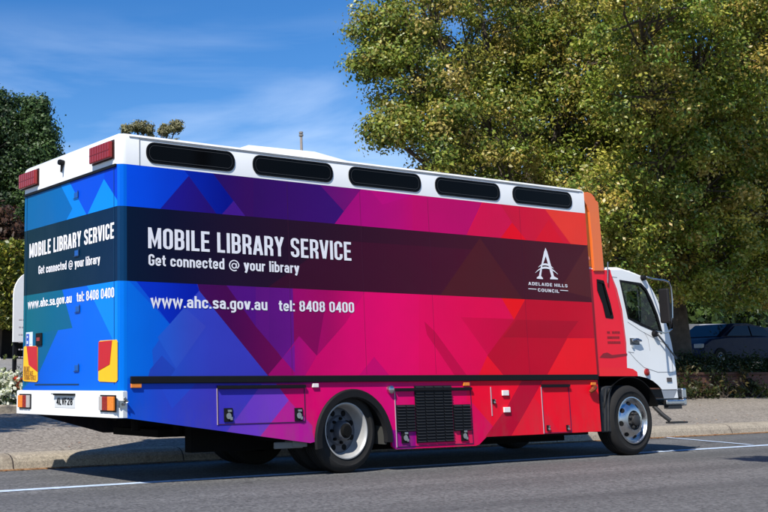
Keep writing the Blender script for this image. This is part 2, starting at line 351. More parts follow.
b.add(vs, [(i*n+k, (i+1)*n+k, (i+1)*n+k+1, i*n+k+1) for i in range(len(XS)-1) for k in range(n-1)]); tag(b.build('garden_bed', soil), kind='structure')
strip('car_park', [(9.55, .99), (45, 3.1)], parkmat)
strip('far_ground', [(44.9, 3.09), (120, 3.6), (420, 6)], grassland)
# bed edging, left low kerb
strip('garden_kerb', [(7.25, .5), (7.26, .64), (7.30, .665), (7.42, .665), (7.45, .64), (7.46, .55)], kerbmat, xs=[-40+i for i in range(56)])
# painted lines: 4 mm above the road
b = MB()
lx = [-60+i*2.0 for i in range(100)]
b.add([(x, y, .004) for x in lx for y in (.29, .44)], [(2*i, 2*i+2, 2*i+3, 2*i+1) for i in range(len(lx)-1)])
o = b.build('edge_line', linepaint); tag(o, kind='structure')
g1 = hit(664, 437.6, 2, 0); g2 = hit(752, 445.3, 2, 0); b = MB(); d = (g2-g1)/np.linalg.norm(g2-g1); nn_ = np.array([-d[1], d[0], 0])*.045
b.add([tuple(g1-nn_+[0, 0, .008]), tuple(g2-nn_+[0, 0, .008]), tuple(g2+nn_+[0, 0, .008]), tuple(g1+nn_+[0, 0, .008])], [(0, 1, 2, 3)])
tag(b.build('bay_line', linepaint), kind='structure')
# fallen leaves on gutter and path
def leaf_cloud(pts, nrm_up, size, cols, rs, name, m, parent=None, shape=.62, flat=0.0, loc=None, outw=None):
    """pts Nx3; one small folded kite per point"""
    N_ = len(pts); P = np.asarray(pts, float)
    nv = rs.normal(size=(N_, 3))
    if outw is None: nv[:, 2] = np.abs(nv[:, 2])*(1+nrm_up)
    else: nv = nv*.62+outw+[0, 0, .35]
    nv /= np.linalg.norm(nv, axis=1)[:, None]
    if flat: nv = nv*(1-flat)+np.array([0, 0, 1.0])*flat; nv /= np.linalg.norm(nv, axis=1)[:, None]
    a = rs.normal(size=(N_, 3)); a -= nv*(a*nv).sum(1)[:, None]; a /= np.linalg.norm(a, axis=1)[:, None]; c = np.cross(nv, a)
    s = size*rs.uniform(.65, 1.3, N_)[:, None]
    V = np.empty((N_, 4, 3)); V[:, 0] = P-a*s*.5; V[:, 1] = P+c*s*.5*shape+nv*s*.08; V[:, 2] = P+a*s*.6; V[:, 3] = P-c*s*.5*shape+nv*s*.08
    me = bpy.data.meshes.new(name); me.vertices.add(N_*4); me.vertices.foreach_set('co', V.reshape(-1)); me.loops.add(N_*4); me.loops.foreach_set('vertex_index', np.arange(N_*4, dtype=np.int32))
    me.polygons.add(N_); me.polygons.foreach_set('loop_start', np.arange(0, N_*4, 4, dtype=np.int32)); me.polygons.foreach_set('loop_total', np.full(N_, 4, dtype=np.int32)); me.update(calc_edges=True)
    ca = me.color_attributes.new('Col', 'FLOAT_COLOR', 'POINT'); C4 = np.ones((N_, 4, 4)); C4[:, :, :3] = np.asarray(cols)[:, None, :]; ca.data.foreach_set('color', C4.reshape(-1))
    me.materials.append(m); o = bpy.data.objects.new(name, me); COL.objects.link(o)
    if loc is not None: o.location = loc
    if parent:
        o.parent = parent
        if parent.type == 'EMPTY' and loc is None: o.matrix_parent_inverse = Matrix.Translation(parent.location).inverted()
    return o
rs = np.random.RandomState(11)
n_ = 900; x_ = rs.uniform(-6, 32, n_); y_ = np.where(rs.rand(n_) < .7, 2.67-np.abs(rs.normal(0, .07, n_)), rs.uniform(3, 7.2, n_))
z_ = np.where(y_ < 2.7, .012, .186+.0805*(y_-2.95)+.006)
pal = np.array([lin((170, 95, 40)), lin((140, 70, 30)), lin((190, 140, 70)), lin((95, 60, 35))])
tag(leaf_cloud(np.stack([x_, y_, z_], 1), 3, .05, pal[rs.randint(0, 4, n_)], rs, 'fallen_leaves', leafA, flat=.8), 'dry brown leaves scattered in the gutter and over the footpath', 'leaves', kind='stuff')

# ------------------------------------------------------------------ stroke lettering
def arc(cx, cz, rx, rz, a0, a1, n=8): return [(cx+rx*math.cos(math.radians(a0+(a1-a0)*i/n)), cz+rz*math.sin(math.radians(a0+(a1-a0)*i/n))) for i in range(n+1)]
def glyph(ch, w, t, X=.72):
    """centre-line strokes of a condensed sans; returns (advance width, [(pts, closed)])"""
    h = t/2; L, R, B, T = h, w-h, h, 1-h; cx = w/2; r = min((R-L)/2, .17); M = .5
    def rr(L, R, B, T, k='bltr'):
        p = []; p += arc(R-r, B+r, r, r, -90, 0, 5) if 'r' in k else [(R, B)]
        p += arc(R-r, T-r, r, r, 0, 90, 5) if 'r' in k else [(R, T)]
        p += arc(L+r, T-r, r, r, 90, 180, 5) if 'l' in k else [(L, T)]
        p += arc(L+r, B+r, r, r, 180, 270, 5) if 'l' in k else [(L, B)]
        return p
    XT = X-h
    if ch in 'O0': return w, [(rr(L, R, B, T, 'lr'), 1)]
    if ch == 'D': return w, [(rr(L, R, B, T, 'r'), 1)]
    if ch == 'M':
        w2 = w*1.32; return w2, [([(h, 0), (h, 1)], 0), ([(w2-h, 0), (w2-h, 1)], 0), ([(h, .98), (w2/2, .2), (w2-h, .98)], 0)]
    if ch == 'N': return w, [([(L, 0), (L, 1)], 0), ([(R, 0), (R, 1)], 0), ([(L, .95), (R, .05)], 0)]
    if ch == 'B': return w, [(rr(L, R, B, M+.01, 'r'), 1), (rr(L, R-.01, M, T, 'r'), 1)]
    if ch == 'I': return t, [([(h, 0), (h, 1)], 0)]
    if ch == 'L': return w*.85, [([(L, 0), (L, 1)], 0), ([(L, B), (w*.85, B)], 0)]
    if ch == 'E': return w*.9, [([(L, 0), (L, 1)], 0), ([(L, B), (w*.9, B)], 0), ([(L, T), (w*.9, T)], 0), ([(L, M), (w*.82, M)], 0)]
    if ch == 'F': return w*.85, [([(L, 0), (L, 1)], 0), ([(L, T), (w*.85, T)], 0), ([(L, M), (w*.78, M)], 0)]
    if ch == 'H': return w, [([(L, 0), (L, 1)], 0), ([(R, 0), (R, 1)], 0), ([(L, M), (R, M)], 0)]
    if ch == 'T': return w*.9, [([(w*.45, 0), (w*.45, 1)], 0), ([(0, T), (w*.9, T)], 0)]
    if ch == 'K': return w, [([(L, 0), (L, 1)], 0), ([(L, .4), (R, 1)], 0), ([(w*.4, .5), (R, 0)], 0)]
    if ch == 'R': return w, [([(L, 0), (L, 1)], 0), (arc(R-r, M+r-.03, r, r, -90, 0, 5)+arc(R-r, T-r, r, r, 0, 90, 5)+[(L, T)], 0), ([(L, M-.03), (R-r, M-.03)], 0), ([(R-r*.8, M-.03), (R, M-.2), (R, 0)], 0)]
    if ch == 'A':
        w2 = w*1.08; return w2, [([(h*.8, 0), (w2/2-t*.12, .97)], 0), ([(w2-h*.8, 0), (w2/2+t*.12, .97)], 0), ([(w2*.2, .27), (w2*.8, .27)], 0)]
    if ch == 'V':
        w2 = w*1.05; return w2, [([(h*.8, 1), (w2/2-t*.1, .03)], 0), ([(w2-h*.8, 1), (w2/2+t*.1, .03)], 0)]
    if ch == 'Y':
        w2 = w*1.05; return w2, [([(h*.8, 1), (w2/2, .45)], 0), ([(w2-h*.8, 1), (w2/2, .45)], 0), ([(w2/2, .5), (w2/2, 0)], 0)]
    if ch == 'U': return w, [([(L, 1)]+arc(L+r, B+r, r, r, 180, 270, 5)+arc(R-r, B+r, r, r, -90, 0, 5)+[(R, 1)], 0)]
    if ch in 'CG':
        p = [(R, .70)]+arc(R-r, T-r, r, r, 0, 90, 5)+arc(L+r, T-r, r, r, 90, 180, 5)+arc(L+r, B+r, r, r, 180, 270, 5)+arc(R-r, B+r, r, r, -90, 0, 5)
        if ch == 'C': return w, [(p+[(R, .32)], 0)]
        return w, [(p+[(R, .48)], 0), ([(w*.52, .46), (w, .46)], 0)]
    if ch == 'S':
        return w, [([(R, .72)]+arc(R-r, T-r, r, r, 0, 90, 5)+arc(L+r, T-r, r, r, 90, 180, 5)+[(L, .68), (L+.03, .58), (R-.03, .42), (R, .32)]+arc(R-r, B+r, r, r, 0, -90, 5)+arc(L+r, B+r, r, r, 270, 180, 5)+[(L, .28)], 0)]
    if ch == '8': return w, [(rr(L, R, B, M+.01, 'lr'), 1), (rr(L+.01, R-.01, M, T, 'lr'), 1)]
    if ch == '4': return w, [([(w*.74, 0), (w*.74, 1)], 0), ([(w*.72, .97), (h, .30), (w*1.02, .30)], 0)]
    if ch == '2': return w, [([(L, .72)]+arc(L+r, T-r, r, r, 180, 90, 5)+arc(R-r, T-r, r, r, 90, 0, 5)+[(R, .62), (L, .1), (L, B), (w, B)], 0)]
    if ch == '.': return t, [([(h, 0), (h, t)], 0)]
    if ch == ':': return t, [([(h, 0), (h, t)], 0), ([(h, X-t), (h, X)], 0)]
    if ch == '-': return w, [([(0, .45), (w, .45)], 0)]
    # lower case
    w = w*.94; R = w-h; cx = w/2; r = min((R-L)/2, .16)
    if ch == 'o': return w, [(rr(L, R, B, XT, 'lr'), 1)]
    if ch == 'b': return w, [([(L, 0), (L, 1)], 0), (rr(L, R, B, XT, 'r'), 1)]
    if ch == 'd': return w, [([(R, 0), (R, 1)], 0), (rr(L, R, B, XT, 'l'), 1)]
    if ch == 'g': return w, [(rr(L, R, B, XT, 'l'), 1), ([(R, X)]+arc(R-r, -.2+r, r, r, 0, -90, 5)+[(L, -.2)], 0)]
    if ch == 'c': return w, [([(R, XT-.2)]+arc(R-r, XT-r, r, r, 0, 90, 5)+arc(L+r, XT-r, r, r, 90, 180, 5)+arc(L+r, B+r, r, r, 180, 270, 5)+arc(R-r, B+r, r, r, -90, 0, 5)+[(R, B+.2)], 0)]
    if ch == 'e': return w, [([(L, X*.48), (R, X*.48)]+arc(R-r, XT-r, r, r, 0, 90, 5)+arc(L+r, XT-r, r, r, 90, 180, 5)+arc(L+r, B+r, r, r, 180, 270, 5)+arc(R-r, B+r, r, r, -90, -15, 5), 0)]
    if ch == 'a': return w, [([(R, 0)]+arc(R-r, XT-r, r, r, 0, 90, 5)+arc(L+r, XT-r, r, r, 90, 175, 5), 0), ([(R, X*.56)]+arc(L+r, X*.56-.1, r, .1, 90, 180, 4)+arc(L+r, B+.12, r, .12, 180, 270, 4)+[(R, B+.03)], 0)]
    if ch == 'n': return w, [([(L, 0), (L, X)], 0), ([(L, XT-.05)]+arc(R-r, XT-r, r, r, 90, 0, 5)+[(R, 0)], 0)]
    if ch == 'h': return w, [([(L, 0), (L, 1)], 0), ([(L, XT-.05)]+arc(R-r, XT-r, r, r, 90, 0, 5)+[(R, 0)], 0)]
    if ch == 'u': return w, [([(R, 0), (R, X)], 0), ([(L, X)]+arc(L+r, B+r, r, r, 180, 270, 5)+[(R, B+.04)], 0)]
    if ch == 'r': return w*.68, [([(L, 0), (L, X)], 0), ([(L, XT-.12)]+arc(w*.68, XT-.16, w*.68-L, .16, 150, 90, 4), 0)]
    if ch == 't': return w*.66, [([(w*.3, .93)]+arc(w*.3+.12, B+.12, .12, .12, 180, 270, 4)+[(w*.66, B)], 0), ([(0, X-h*.8), (w*.66, X-h*.8)], 0)]
    if ch == 'i': return t, [([(h, 0), (h, X)], 0), ([(h, 1-t*.9), (h, 1)], 0)]
    if ch == 'l': return t, [([(h, 0), (h, 1)], 0)]
    if ch == 's': return w*.95, [([(R, XT-.14)]+arc(R-r, XT-r*.7, r, r*.7, 20, 90, 4)+arc(L+r, XT-r*.7, r, r*.7, 90, 200, 4)+[(L+.05, X*.55), (R-.05, X*.45)]+arc(R-r, B+r*.7, r, r*.7, 20, -90, 4)+arc(L+r, B+r*.7, r, r*.7, 270, 180, 4), 0)]
    if ch == 'v': return w, [([(h*.8, X), (cx-t*.08, .03)], 0), ([(w-h*.8, X), (cx+t*.08, .03)], 0)]
    if ch == 'y': return w, [([(h*.8, X), (cx+.01, .05)], 0), ([(w-h*.8, X), (cx, .0), (cx-.09, -.2)], 0)]
    if ch == 'w':
        w2 = w*1.5; return w2, [([(h*.7, X), (w2*.28, .04), (w2*.5, X*.93), (w2*.72, .04), (w2-h*.7, X)], 0)]
    if ch == '@':
        w2 = .95; return w2, [(arc(.47, .38, .19, .21, 0, 360, 16)[:-1], 1), ([(.66, .6), (.64, .2), (.78, .2), (.88, .4)]+arc(.48, .4, .40, .47, 0, 300, 22), 0)]
    return w*.6, []
def strokes_width(text, w, t, sp, X=.72):
    x = 0
    for ch in text:
        x += (w*.62 if ch == ' ' else glyph(ch, w, t, X)[0]+sp)
    return x-sp
def put_text(mb, text, P0, EX, EZ, NRM, w=.38, t=.15, sp=.06, X=.72, thin=None, lift=.003):
    """P0 baseline-left, EX full-width vector, EZ cap-height vector, NRM outward unit normal"""
    W_ = strokes_width(text, w, t, sp, X); x = 0; P0, EX, EZ, NRM = map(np.array, (P0, EX, EZ, NRM)); k = 0
    for ch in text:
        if ch == ' ': x += w*.62; continue
        gw, st = glyph(ch, w, t, X); tt = t*.62 if ch == '@' else t*1.22 if ch in 'wvy' else t
        for pts, closed in st:
            k += 1; P = [np.array(p, float) for p in pts]
            Q = [P[0]]
            for p in P[1:]:
                if np.linalg.norm(p-Q[-1]) > 1e-4: Q.append(p)
            P = Q; n = len(P); lo = []; hi = []
            for i in range(n):
                if closed: a, c = P[i-1], P[(i+1) % n]
                else: a, c = P[max(i-1, 0)], P[min(i+1, n-1)]
                d1 = P[i]-a; d2 = c-P[i]
                if np.linalg.norm(d1) < 1e-6: d1 = d2
                if np.linalg.norm(d2) < 1e-6: d2 = d1
                d1 = d1/np.linalg.norm(d1); d2 = d2/np.linalg.norm(d2)
                n1 = np.array([-d1[1], d1[0]]); n2 = np.array([-d2[1], d2[0]]); m = n1+n2; lm = np.linalg.norm(m)
                m = n1 if lm < .2 else m/lm; sc = min(2.2, 1/max(.3, m@n1)); off = m*tt/2*sc
                lo.append(P[i]-off); hi.append(P[i]+off)
            vs = []; lf = lift + .0004*(k % 5)
            for p in lo+hi: vs.append(tuple(P0 + EX*((x+p[0])/W_) + EZ*p[1] + NRM*lf))
            fs = [(i, i+1, n+i+1, n+i) for i in range(n-1)] + ([(n-1, 0, n, 2*n-1)] if closed else [])
            mb.add(vs, fs)
        x += gw+sp
# ------------------------------------------------------------------ THE LIBRARY TRUCK
BW = 2.33; XF = 7.17; RX = -.09
ZB = 1.01          # under rub rail
truck = thing('library_truck', (4, 1.17, 0), 'large box truck with blue to red geometric wrap and white lettering, parked at the kerb', 'truck')
# lower outline of the side
arc_c = (2.925, .36); arc_r = .565
low = [(0, .667), (2.30, .352), (2.36, .362)]
for i in range(17):
    a = math.radians(180 - 180*i/16); low.append((arc_c[0]+arc_r*math.cos(a), max(.30, arc_c[1]+arc_r*math.sin(a)*1.0)))
low[3] = (arc_c[0]-arc_r, .40)
low += [(3.497, .275), (3.55, .240), (4.84, .236), (4.90, .25), (5.03, .335), (XF, .341)]
lowf = interp(low)
xs = sorted(set([p[0] for p in low] + [i*.25 for i in range(1, 29)] + [XF]))
HW = 3.235
pieces = columns(xs, lowf, lambda x: HW)
def P1(ox, oz, sc, pts): return [S(ox+a/sc, oz+c/sc) for a, c in pts]
def ov(pc, zoom, pts, col): return overlay(pc, P1(*zoom, pts), col)
def gx(*st): return grad(*[(S(px, 300)[0], c) for px, c in st])
Z1 = (120, 155, 4.8); Z2 = (270, 165, 4.8); Z3 = (420, 180, 4.04); Z4 = (120, 275, 4.656); Z5 = (270, 285, 4.8); Z6 = (420, 285, 4.04)
L1 = (120, 380, 3.84); L2 = (300, 380, 4.8); L3 = (440, 375, 4.518)
base = gx((127, (0, 100, 215)), (170, (20, 80, 200)), (230, (60, 45, 160)), (290, (130, 10, 130)), (340, (215, 0, 115)), (430, (232, 0, 95)), (500, (238, 10, 60)), (600, (252, 30, 50)))
pieces = [(p, base) for p, c in pieces]
# upper strip
pieces = ov(pieces, Z1, [(-40, -20), (305, 70), (330, 100), (190, 262), (-40, 262)], gx((127, (0, 88, 225)), (185, (5, 62, 195))))
pieces = ov(pieces, Z1, [(330, 100), (470, 285), (170, 285)], gx((160, (30, 30, 150)), (215, (45, 12, 115))))
pieces = ov(pieces, Z1, [(290, 50), (420, 50), (545, 220), (480, 300), (465, 285), (330, 100)], gx((185, (0, 45, 170)), (230, (5, 20, 140))))
pieces = ov(pieces, Z1, [(410, 40), (1000, 40), (1000, 320), (600, 320), (600, 292), (545, 220)], gx((210, (40, 14, 110)), (250, (62, 10, 98)), (300, (68, 12, 110)), (345, (70, 14, 118))))
pieces = ov(pieces, Z1, [(545, 222), (612, 308), (468, 308)], (75, 28, 140))
pieces = ov(pieces, Z2, [(-80, -60), (97, -60), (355, 222), (275, 330), (-80, 330)], gx((255, (58, 12, 100)), (300, (64, 12, 108)), (345, (66, 14, 116))))
pieces = ov(pieces, Z2, [(152, 0), (500, 0), (445, 118), (355, 222)], gx((318, (100, 14, 118)), (362, (130, 8, 118))))
pieces = ov(pieces, Z2, [(480, 60), (800, 60), (800, 330), (275, 330), (355, 222)], gx((335, (168, 0, 128)), (400, (190, 0, 122)), (430, (205, 0, 105))))
pieces = ov(pieces, Z2, [(480, 120), (700, 140), (540, 190)], (195, 0, 128))
pieces = ov(pieces, Z3, [(-30, 0), (270, 50), (170, 260), (-30, 260)], gx((425, (200, 0, 110)), (470, (195, 0, 108))))
pieces = ov(pieces, Z3, [(270, 60), (310, 60), (380, 180), (320, 270), (165, 270)], (218, 15, 82))
pieces = ov(pieces, Z3, [(300, 60), (480, 60), (620, 270), (440, 270), (372, 172)], gx((497, (205, 18, 68)), (565, (222, 28, 58))))
pieces = ov(pieces, Z3, [(520, 160), (590, 270), (450, 270)], (225, 22, 50))
pieces = ov(pieces, Z3, [(372, 172), (440, 255), (310, 255)], (238, 5, 40))
pieces = ov(pieces, Z3, [(480, 60), (700, 60), (700, 300), (625, 280), (505, 118)], (240, 68, 55))
# dark band
bl = [S(127, 207), S(588, 245)]; bb = [S(127, 280), S(592, 301)]
band = [(-.01, 2.797), (XF+.01, 2.797), (XF+.01, 2.030), (-.01, 2.030)]
pieces = overlay(pieces, band, gx((127, (4, 28, 56)), (170, (14, 18, 50)), (230, (34, 16, 48)), (330, (50, 16, 42)), (420, (68, 18, 44)), (500, (78, 22, 42)), (592, (84, 30, 42))))
pieces = overlay(pieces, [S(318, 252), S(330, 240), S(480, 250), S(440, 310), S(250, 300)], gx((280, (60, 12, 45)), (470, (82, 18, 46))))
pieces = overlay(pieces, [S(480, 238), S(530, 310), S(430, 310)], (88, 30, 40)); pieces = overlay(pieces, [S(590, 240), S(600, 300), S(560, 290)], (95, 40, 44))
band_keep = overlay(pieces, [(-1, 0), (9, 0), (9, 4), (-1, 4)], None)
# lower area
def clipbelow(pts_fn): return pts_fn
low_over = []
def lo(z, pts, col): low_over.append((P1(*z, pts), col))
ZT = 2.030
lo(Z4, [(35, 20), (232, 228), (150, 350), (160, 480), (35, 480)], gx((127, (0, 118, 222)), (165, (5, 98, 208))))
lo(Z4, [(45, -10), (340, -10), (370, 75), (232, 228)], gx((130, (0, 62, 200)), (195, (5, 34, 165))))
lo(Z4, [(232, 228), (370, 72), (700, 480), (160, 480), (150, 350)], gx((155, (34, 92, 198)), (200, (58, 72, 186)), (265, (66, 62, 178))))
lo(Z4, [(232, 228), (300, 150), (400, 240), (262, 435), (175, 290)], gx((160, (40, 98, 202)), (200, (66, 76, 184))))
lo(Z4, [(195, 375), (258, 440), (230, 480), (130, 480), (140, 440)], (42, 76, 182))
lo(Z4, [(345, -10), (470, -10), (760, 395), (700, 480), (690, 470), (370, 75)], gx((195, (72, 8, 90)), (235, (80, 0, 82)), (275, (112, 0, 84))))
lo(Z4, [(455, -10), (632, -10), (632, 240)], (88, 18, 128))
lo(Z4, [(632, -10), (820, -10), (820, 470), (745, 372), (632, 240)], gx((255, (98, 20, 125)), (292, (110, 22, 130))))
lo(Z5, [(-5, -20), (108, -20), (122, 420), (60, 350), (-5, 270)], gx((268, (98, 20, 125)), (294, (108, 22, 132))))
lo(Z5, [(108, -20), (490, -20), (365, 180), (225, 340), (140, 245), (118, 290)], gx((292, (160, 0, 110)), (330, (172, 0, 100)), (360, (215, 0, 110))))
lo(Z5, [(112, 80), (260, 130), (225, 340), (140, 245), (116, 285)], (140, 0, 92))
lo(Z5, [(140, 245), (225, 340), (170, 445), (120, 445), (60, 350)], gx((285, (150, 10, 125)), (315, (195, 0, 110))))
lo(Z5, [(60, 350), (118, 285), (120, 420)], (125, 25, 142))
lo(Z5, [(60, 350), (122, 425), (100, 448), (0, 448), (-8, 430)], (165, 0, 110))
lo(Z5, [(365, 180), (490, -20), (780, -20), (780, 450), (160, 450), (225, 340)], gx((315, (205, 0, 108)), (350, (222, 0, 112)), (400, (236, 0, 108)), (430, (235, 0, 100))))
lo(Z5, [(500, 345), (590, 455), (410, 455)], (205, 0, 112))
lo(Z5, [(745, 165), (780, 210), (780, 290)], (205, 0, 80))
lo(Z6, [(-5, 20), (330, 20), (390, 140), (275, 285), (235, 380), (-5, 380)], gx((420, (234, 0, 98)), (480, (232, 0, 84))))
lo(Z6, [(18, 148), (62, 190), (200, 380), (150, 380), (28, 200)], (205, 0, 78))
lo(Z6, [(165, 130), (392, 138), (275, 285)], gx((460, (222, 0, 80)), (515, (205, 0, 66))))
lo(Z6, [(310, 20), (450, 20), (435, 58), (380, 140)], (255, 22, 32))
lo(Z6, [(435, 40), (720, 40), (720, 215), (595, 215), (505, 380), (350, 380), (272, 285), (380, 140)], gx((490, (196, 8, 52)), (560, (200, 10, 48)), (595, (208, 16, 50))))
lo(Z6, [(390, 140), (640, 146), (590, 215), (335, 212)], (182, 10, 48))
lo(Z6, [(272, 285), (350, 380), (230, 380)], (245, 18, 50))
lo(Z6, [(595, 215), (730, 215), (730, 380), (505, 380)], (250, 30, 46))
# below the rail
ZL = 1.02
def lw(z, pts, col): low_over.append((P1(*z, pts), col))
lw(L1, [(20, 15), (380, 15), (380, 260), (20, 260)], gx((127, (0, 92, 205)), (170, (52, 74, 192)), (218, (72, 62, 178))))
lw(L1, [(150, 15), (290, 15), (200, 110)], (46, 80, 198))
lw(L1, [(365, 15), (545, 15), (400, 215), (365, 215)], (70, 62, 182))
lw(L1, [(545, 15), (600, 15), (648, 78), (530, 240), (380, 240)], gx((222, (104, 64, 186)), (285, (130, 70, 194))))
lw(L1, [(648, 78), (770, 205), (770, 260), (525, 260), (540, 215)], gx((258, (190, 40, 150)), (318, (182, 36, 148))))
lw(L1, [(600, 15), (780, 15), (780, 215), (750, 188), (648, 78)], gx((276, (205, 0, 112)), (325, (226, 0, 112))))
lw(L2, [(60, 15), (800, 15), (800, 400), (60, 400)], gx((315, (222, 0, 112)), (385, (220, 0, 118)), (450, (232, 0, 96))))
lw(L2, [(60, 250), (80, 330), (-5, 330), (-5, 210)], (186, 30, 150))
lw(L2, [(420, 240), (556, 240), (556, 325), (500, 340), (400, 340)], (158, 0, 132))
lw(L3, [(140, 15), (770, 15), (770, 300), (140, 300)], gx((470, (240, 8, 58)), (520, (246, 14, 50)), (600, (252, 28, 50))))
lw(L3, [(140, 120), (262, 258), (240, 300), (100, 330), (100, 120)], (226, 0, 92))
lw(L3, [(375, 15), (470, 15), (322, 280), (205, 280), (300, 150)], (192, 4, 56))
lw(L3, [(425, 100), (545, 262), (318, 282)], (234, 30, 58))
lowpieces = [(p, base) for p, c in columns(xs, lowf, lambda x: ZT)]
for poly, c in low_over: lowpieces = overlay(lowpieces, poly, c)
uppieces = []
for p, c in pieces:
    q = clip(p, (-1, ZT), (9, ZT), True)
    if q: uppieces.append((q, c))
KS = 1.02
def emit(mb, pcs, place, k=KS):
    for p, c in pcs:
        if len(p) < 3 or abs(area(p)) < 1e-6: continue
        cols = [tuple(min(.9, v**1.1*k) for v in cval(c, q)) for q in p]
        mb.add([place(q) for q in p], [tuple(range(len(p)))], cols)
mb = MB(); emit(mb, lowpieces+uppieces, lambda q: (q[0], 0, q[1]))
# returned bottom edge gives the skirt its thickness
for a, c in zip(low, low[1:]):
    col = tuple(v*.6 for v in base((a[0], 0)))
    mb.add([(a[0], 0, a[1]), (c[0], 0, c[1]), (c[0], .03, c[1]), (a[0], .03, a[1])], [(0, 1, 2, 3)], col)
side = mb.build('side_panel', wrap, truck)
# rear face and corner post
def RP(z, pts): return [RR(z[0]+a/z[2], z[1]+c/z[2]) for a, c in pts]
R7 = (15, 170, 4.27); R8 = (15, 280, 4.27)
def gy(*st): return grad(*[(RR(px, 300)[0], c) for px, c in sorted(st, reverse=True)])
y0r, y1r = .038, 2.292
rb = gy((118, (0, 118, 235)), (24, (0, 100, 215)))
rp_ = [([(a, .93), (a2, .93), (a2, HW), (a, HW)], rb) for a, a2 in [(y0r+i*.4508, y0r+(i+1)*.4508) for i in range(5)]]
def rov(z, pts, col):
    global rp_
    rp_ = overlay(rp_, RP(z, pts), col)
rov(R7, [(30, 60), (205, 60), (245, 165), (225, 240), (30, 300)], gy((24, (0, 110, 165)), (75, (0, 112, 185))))
rov(R7, [(195, 65), (235, 50), (310, 200), (290, 215), (200, 250), (245, 165)], (0, 142, 236))
rov(R7, [(232, 50), (400, -10), (380, 38), (312, 200), (305, 190)], (0, 88, 222))
rov(R7, [(380, 38), (445, 140), (445, 170), (300, 210)], (8, 150, 250))
rov(R7, [(385, -30), (450, -30), (450, 150), (380, 38)], (0, 76, 218))
rp_low = [([(a, .93), (a2, .93), (a2, ZT), (a, ZT)], rb) for a, a2 in [(y0r+i*.4508, y0r+(i+1)*.4508) for i in range(5)]]
def rol(z, pts, col):
    global rp_low
    rp_low = overlay(rp_low, RP(z, pts), col)
rol(R8, [(20, -60), (450, -60), (450, 600), (20, 600)], gy((24, (0, 92, 190)), (50, (0, 105, 222)), (118, (0, 118, 240))))
rol(R8, [(20, -20), (185, -20), (245, 205), (150, 220), (20, 260)], gy((24, (0, 112, 128)), (70, (0, 108, 150))))
rol(R8, [(20, 250), (150, 218), (185, 212), (105, 390), (20, 480)], (0, 106, 150))
rol(R8, [(305, 20), (270, -60), (460, -60), (460, 270), (418, 256)], (8, 146, 250))
rup = []
for p, c in rp_:
    q = clip(p, (-1, ZT), (9, ZT), True)
    if q: rup.append((q, c))
rup = overlay(rup, [(-.1, 2.02), (2.5, 2.02), (2.5, 2.797), (-.1, 2.797)], gy((24, (0, 48, 60)), (70, (0, 46, 70)), (118, (4, 46, 82))))
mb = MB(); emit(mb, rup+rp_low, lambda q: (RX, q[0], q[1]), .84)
back = mb.build('rear_door', wrap, truck)
def bevelpost(sg):
    mb = MB(); yy = 0 if sg > 0 else BW
    P = [(0, yy), (-.035, yy+sg*.004), (-.07, yy+sg*.02), (RX, yy+sg*.038)]
    for (a, c_) in (((.667, 2.03), (0, 122, 235)), ((2.03, 2.797), (10, 58, 98)), ((2.797, HW), (0, 108, 232))):
        for p, q in zip(P, P[1:]):
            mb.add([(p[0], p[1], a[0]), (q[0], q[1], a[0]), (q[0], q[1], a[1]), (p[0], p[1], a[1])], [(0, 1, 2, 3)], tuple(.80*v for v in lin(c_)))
    return mb.build('corner_post', wrap, truck, smooth=True)
bevelpost(1); bevelpost(-1)
# white upper band: side, corner and rear, roof
mb = MB(); TOP = 3.565
ring = [(XF, 0), (0, 0), (-.035, .004), (-.07, .02), (RX, .038), (RX, BW-.038), (-.07, BW-.02), (-.035, BW-.004), (0, BW), (XF, BW)]
def rlev(z, ins): return [(min(XF-ins*.6, x+(ins if x < .2 else -ins if x > 7 else 0)), y+(ins if y < 1 else -ins), z) for x, y in ring]
levels = [(HW, 0), (3.52, 0), (3.545, .012), (TOP, .04), (TOP+.012, .12)]
vs = []; fs = []; n = len(ring)
for z, ins in levels: vs += rlev(z, ins)
for k in range(len(levels)-1):
    for i in range(n): j = (i+1) % n; fs.append((k*n+i, k*n+j, (k+1)*n+j, (k+1)*n+i))
fs.append(tuple(range((len(levels)-1)*n, len(levels)*n)))
mb.add(vs, fs)
upper = mb.build('roof_band', white, truck, smooth=True)
mb = MB(); mb.box((.03, -.007, 3.525), (XF-.03, -.0005, 3.533)); mb.build('gutter_seam', mat('seam_grey', (.25, .26, .27), .5), upper)
mb = MB(); mb.box((.15, -.005, 3.24), (.157, -.0005, 3.52)); mb.box((.15, -.005, 3.513), (XF-.1, -.0005, 3.519)); mb.build('panel_joint', MATS['seam_grey'], upper)
# remaining body walls
mb = MB(); mb.add([(0, BW, .68), (1.0, BW, .42), (XF, BW, .26), (XF, BW, HW), (0, BW, HW)], [(0, 1, 2, 3, 4)], (.02, .02, .03))
mb.add([(XF, 0, .75), (XF, BW, .75), (XF, BW, HW), (XF, 0, HW)], [(0, 1, 2, 3)], lin((235, 40, 45))); mb.build('body_wall', wrap, truck)
mb = MB(); mb.box((RX+.02, .04, .93), (XF-.01, BW-.01, .96)); mb.box((.0, .035, .70), (2.2, .05, .95)); mb.build('floor_panel', under, truck)
# black line below white on the rear
mb = MB(); mb.box((RX-.02, .05, 3.21), (RX-.001, 2.28, 3.238)); mb.build('door_seal', black, truck)
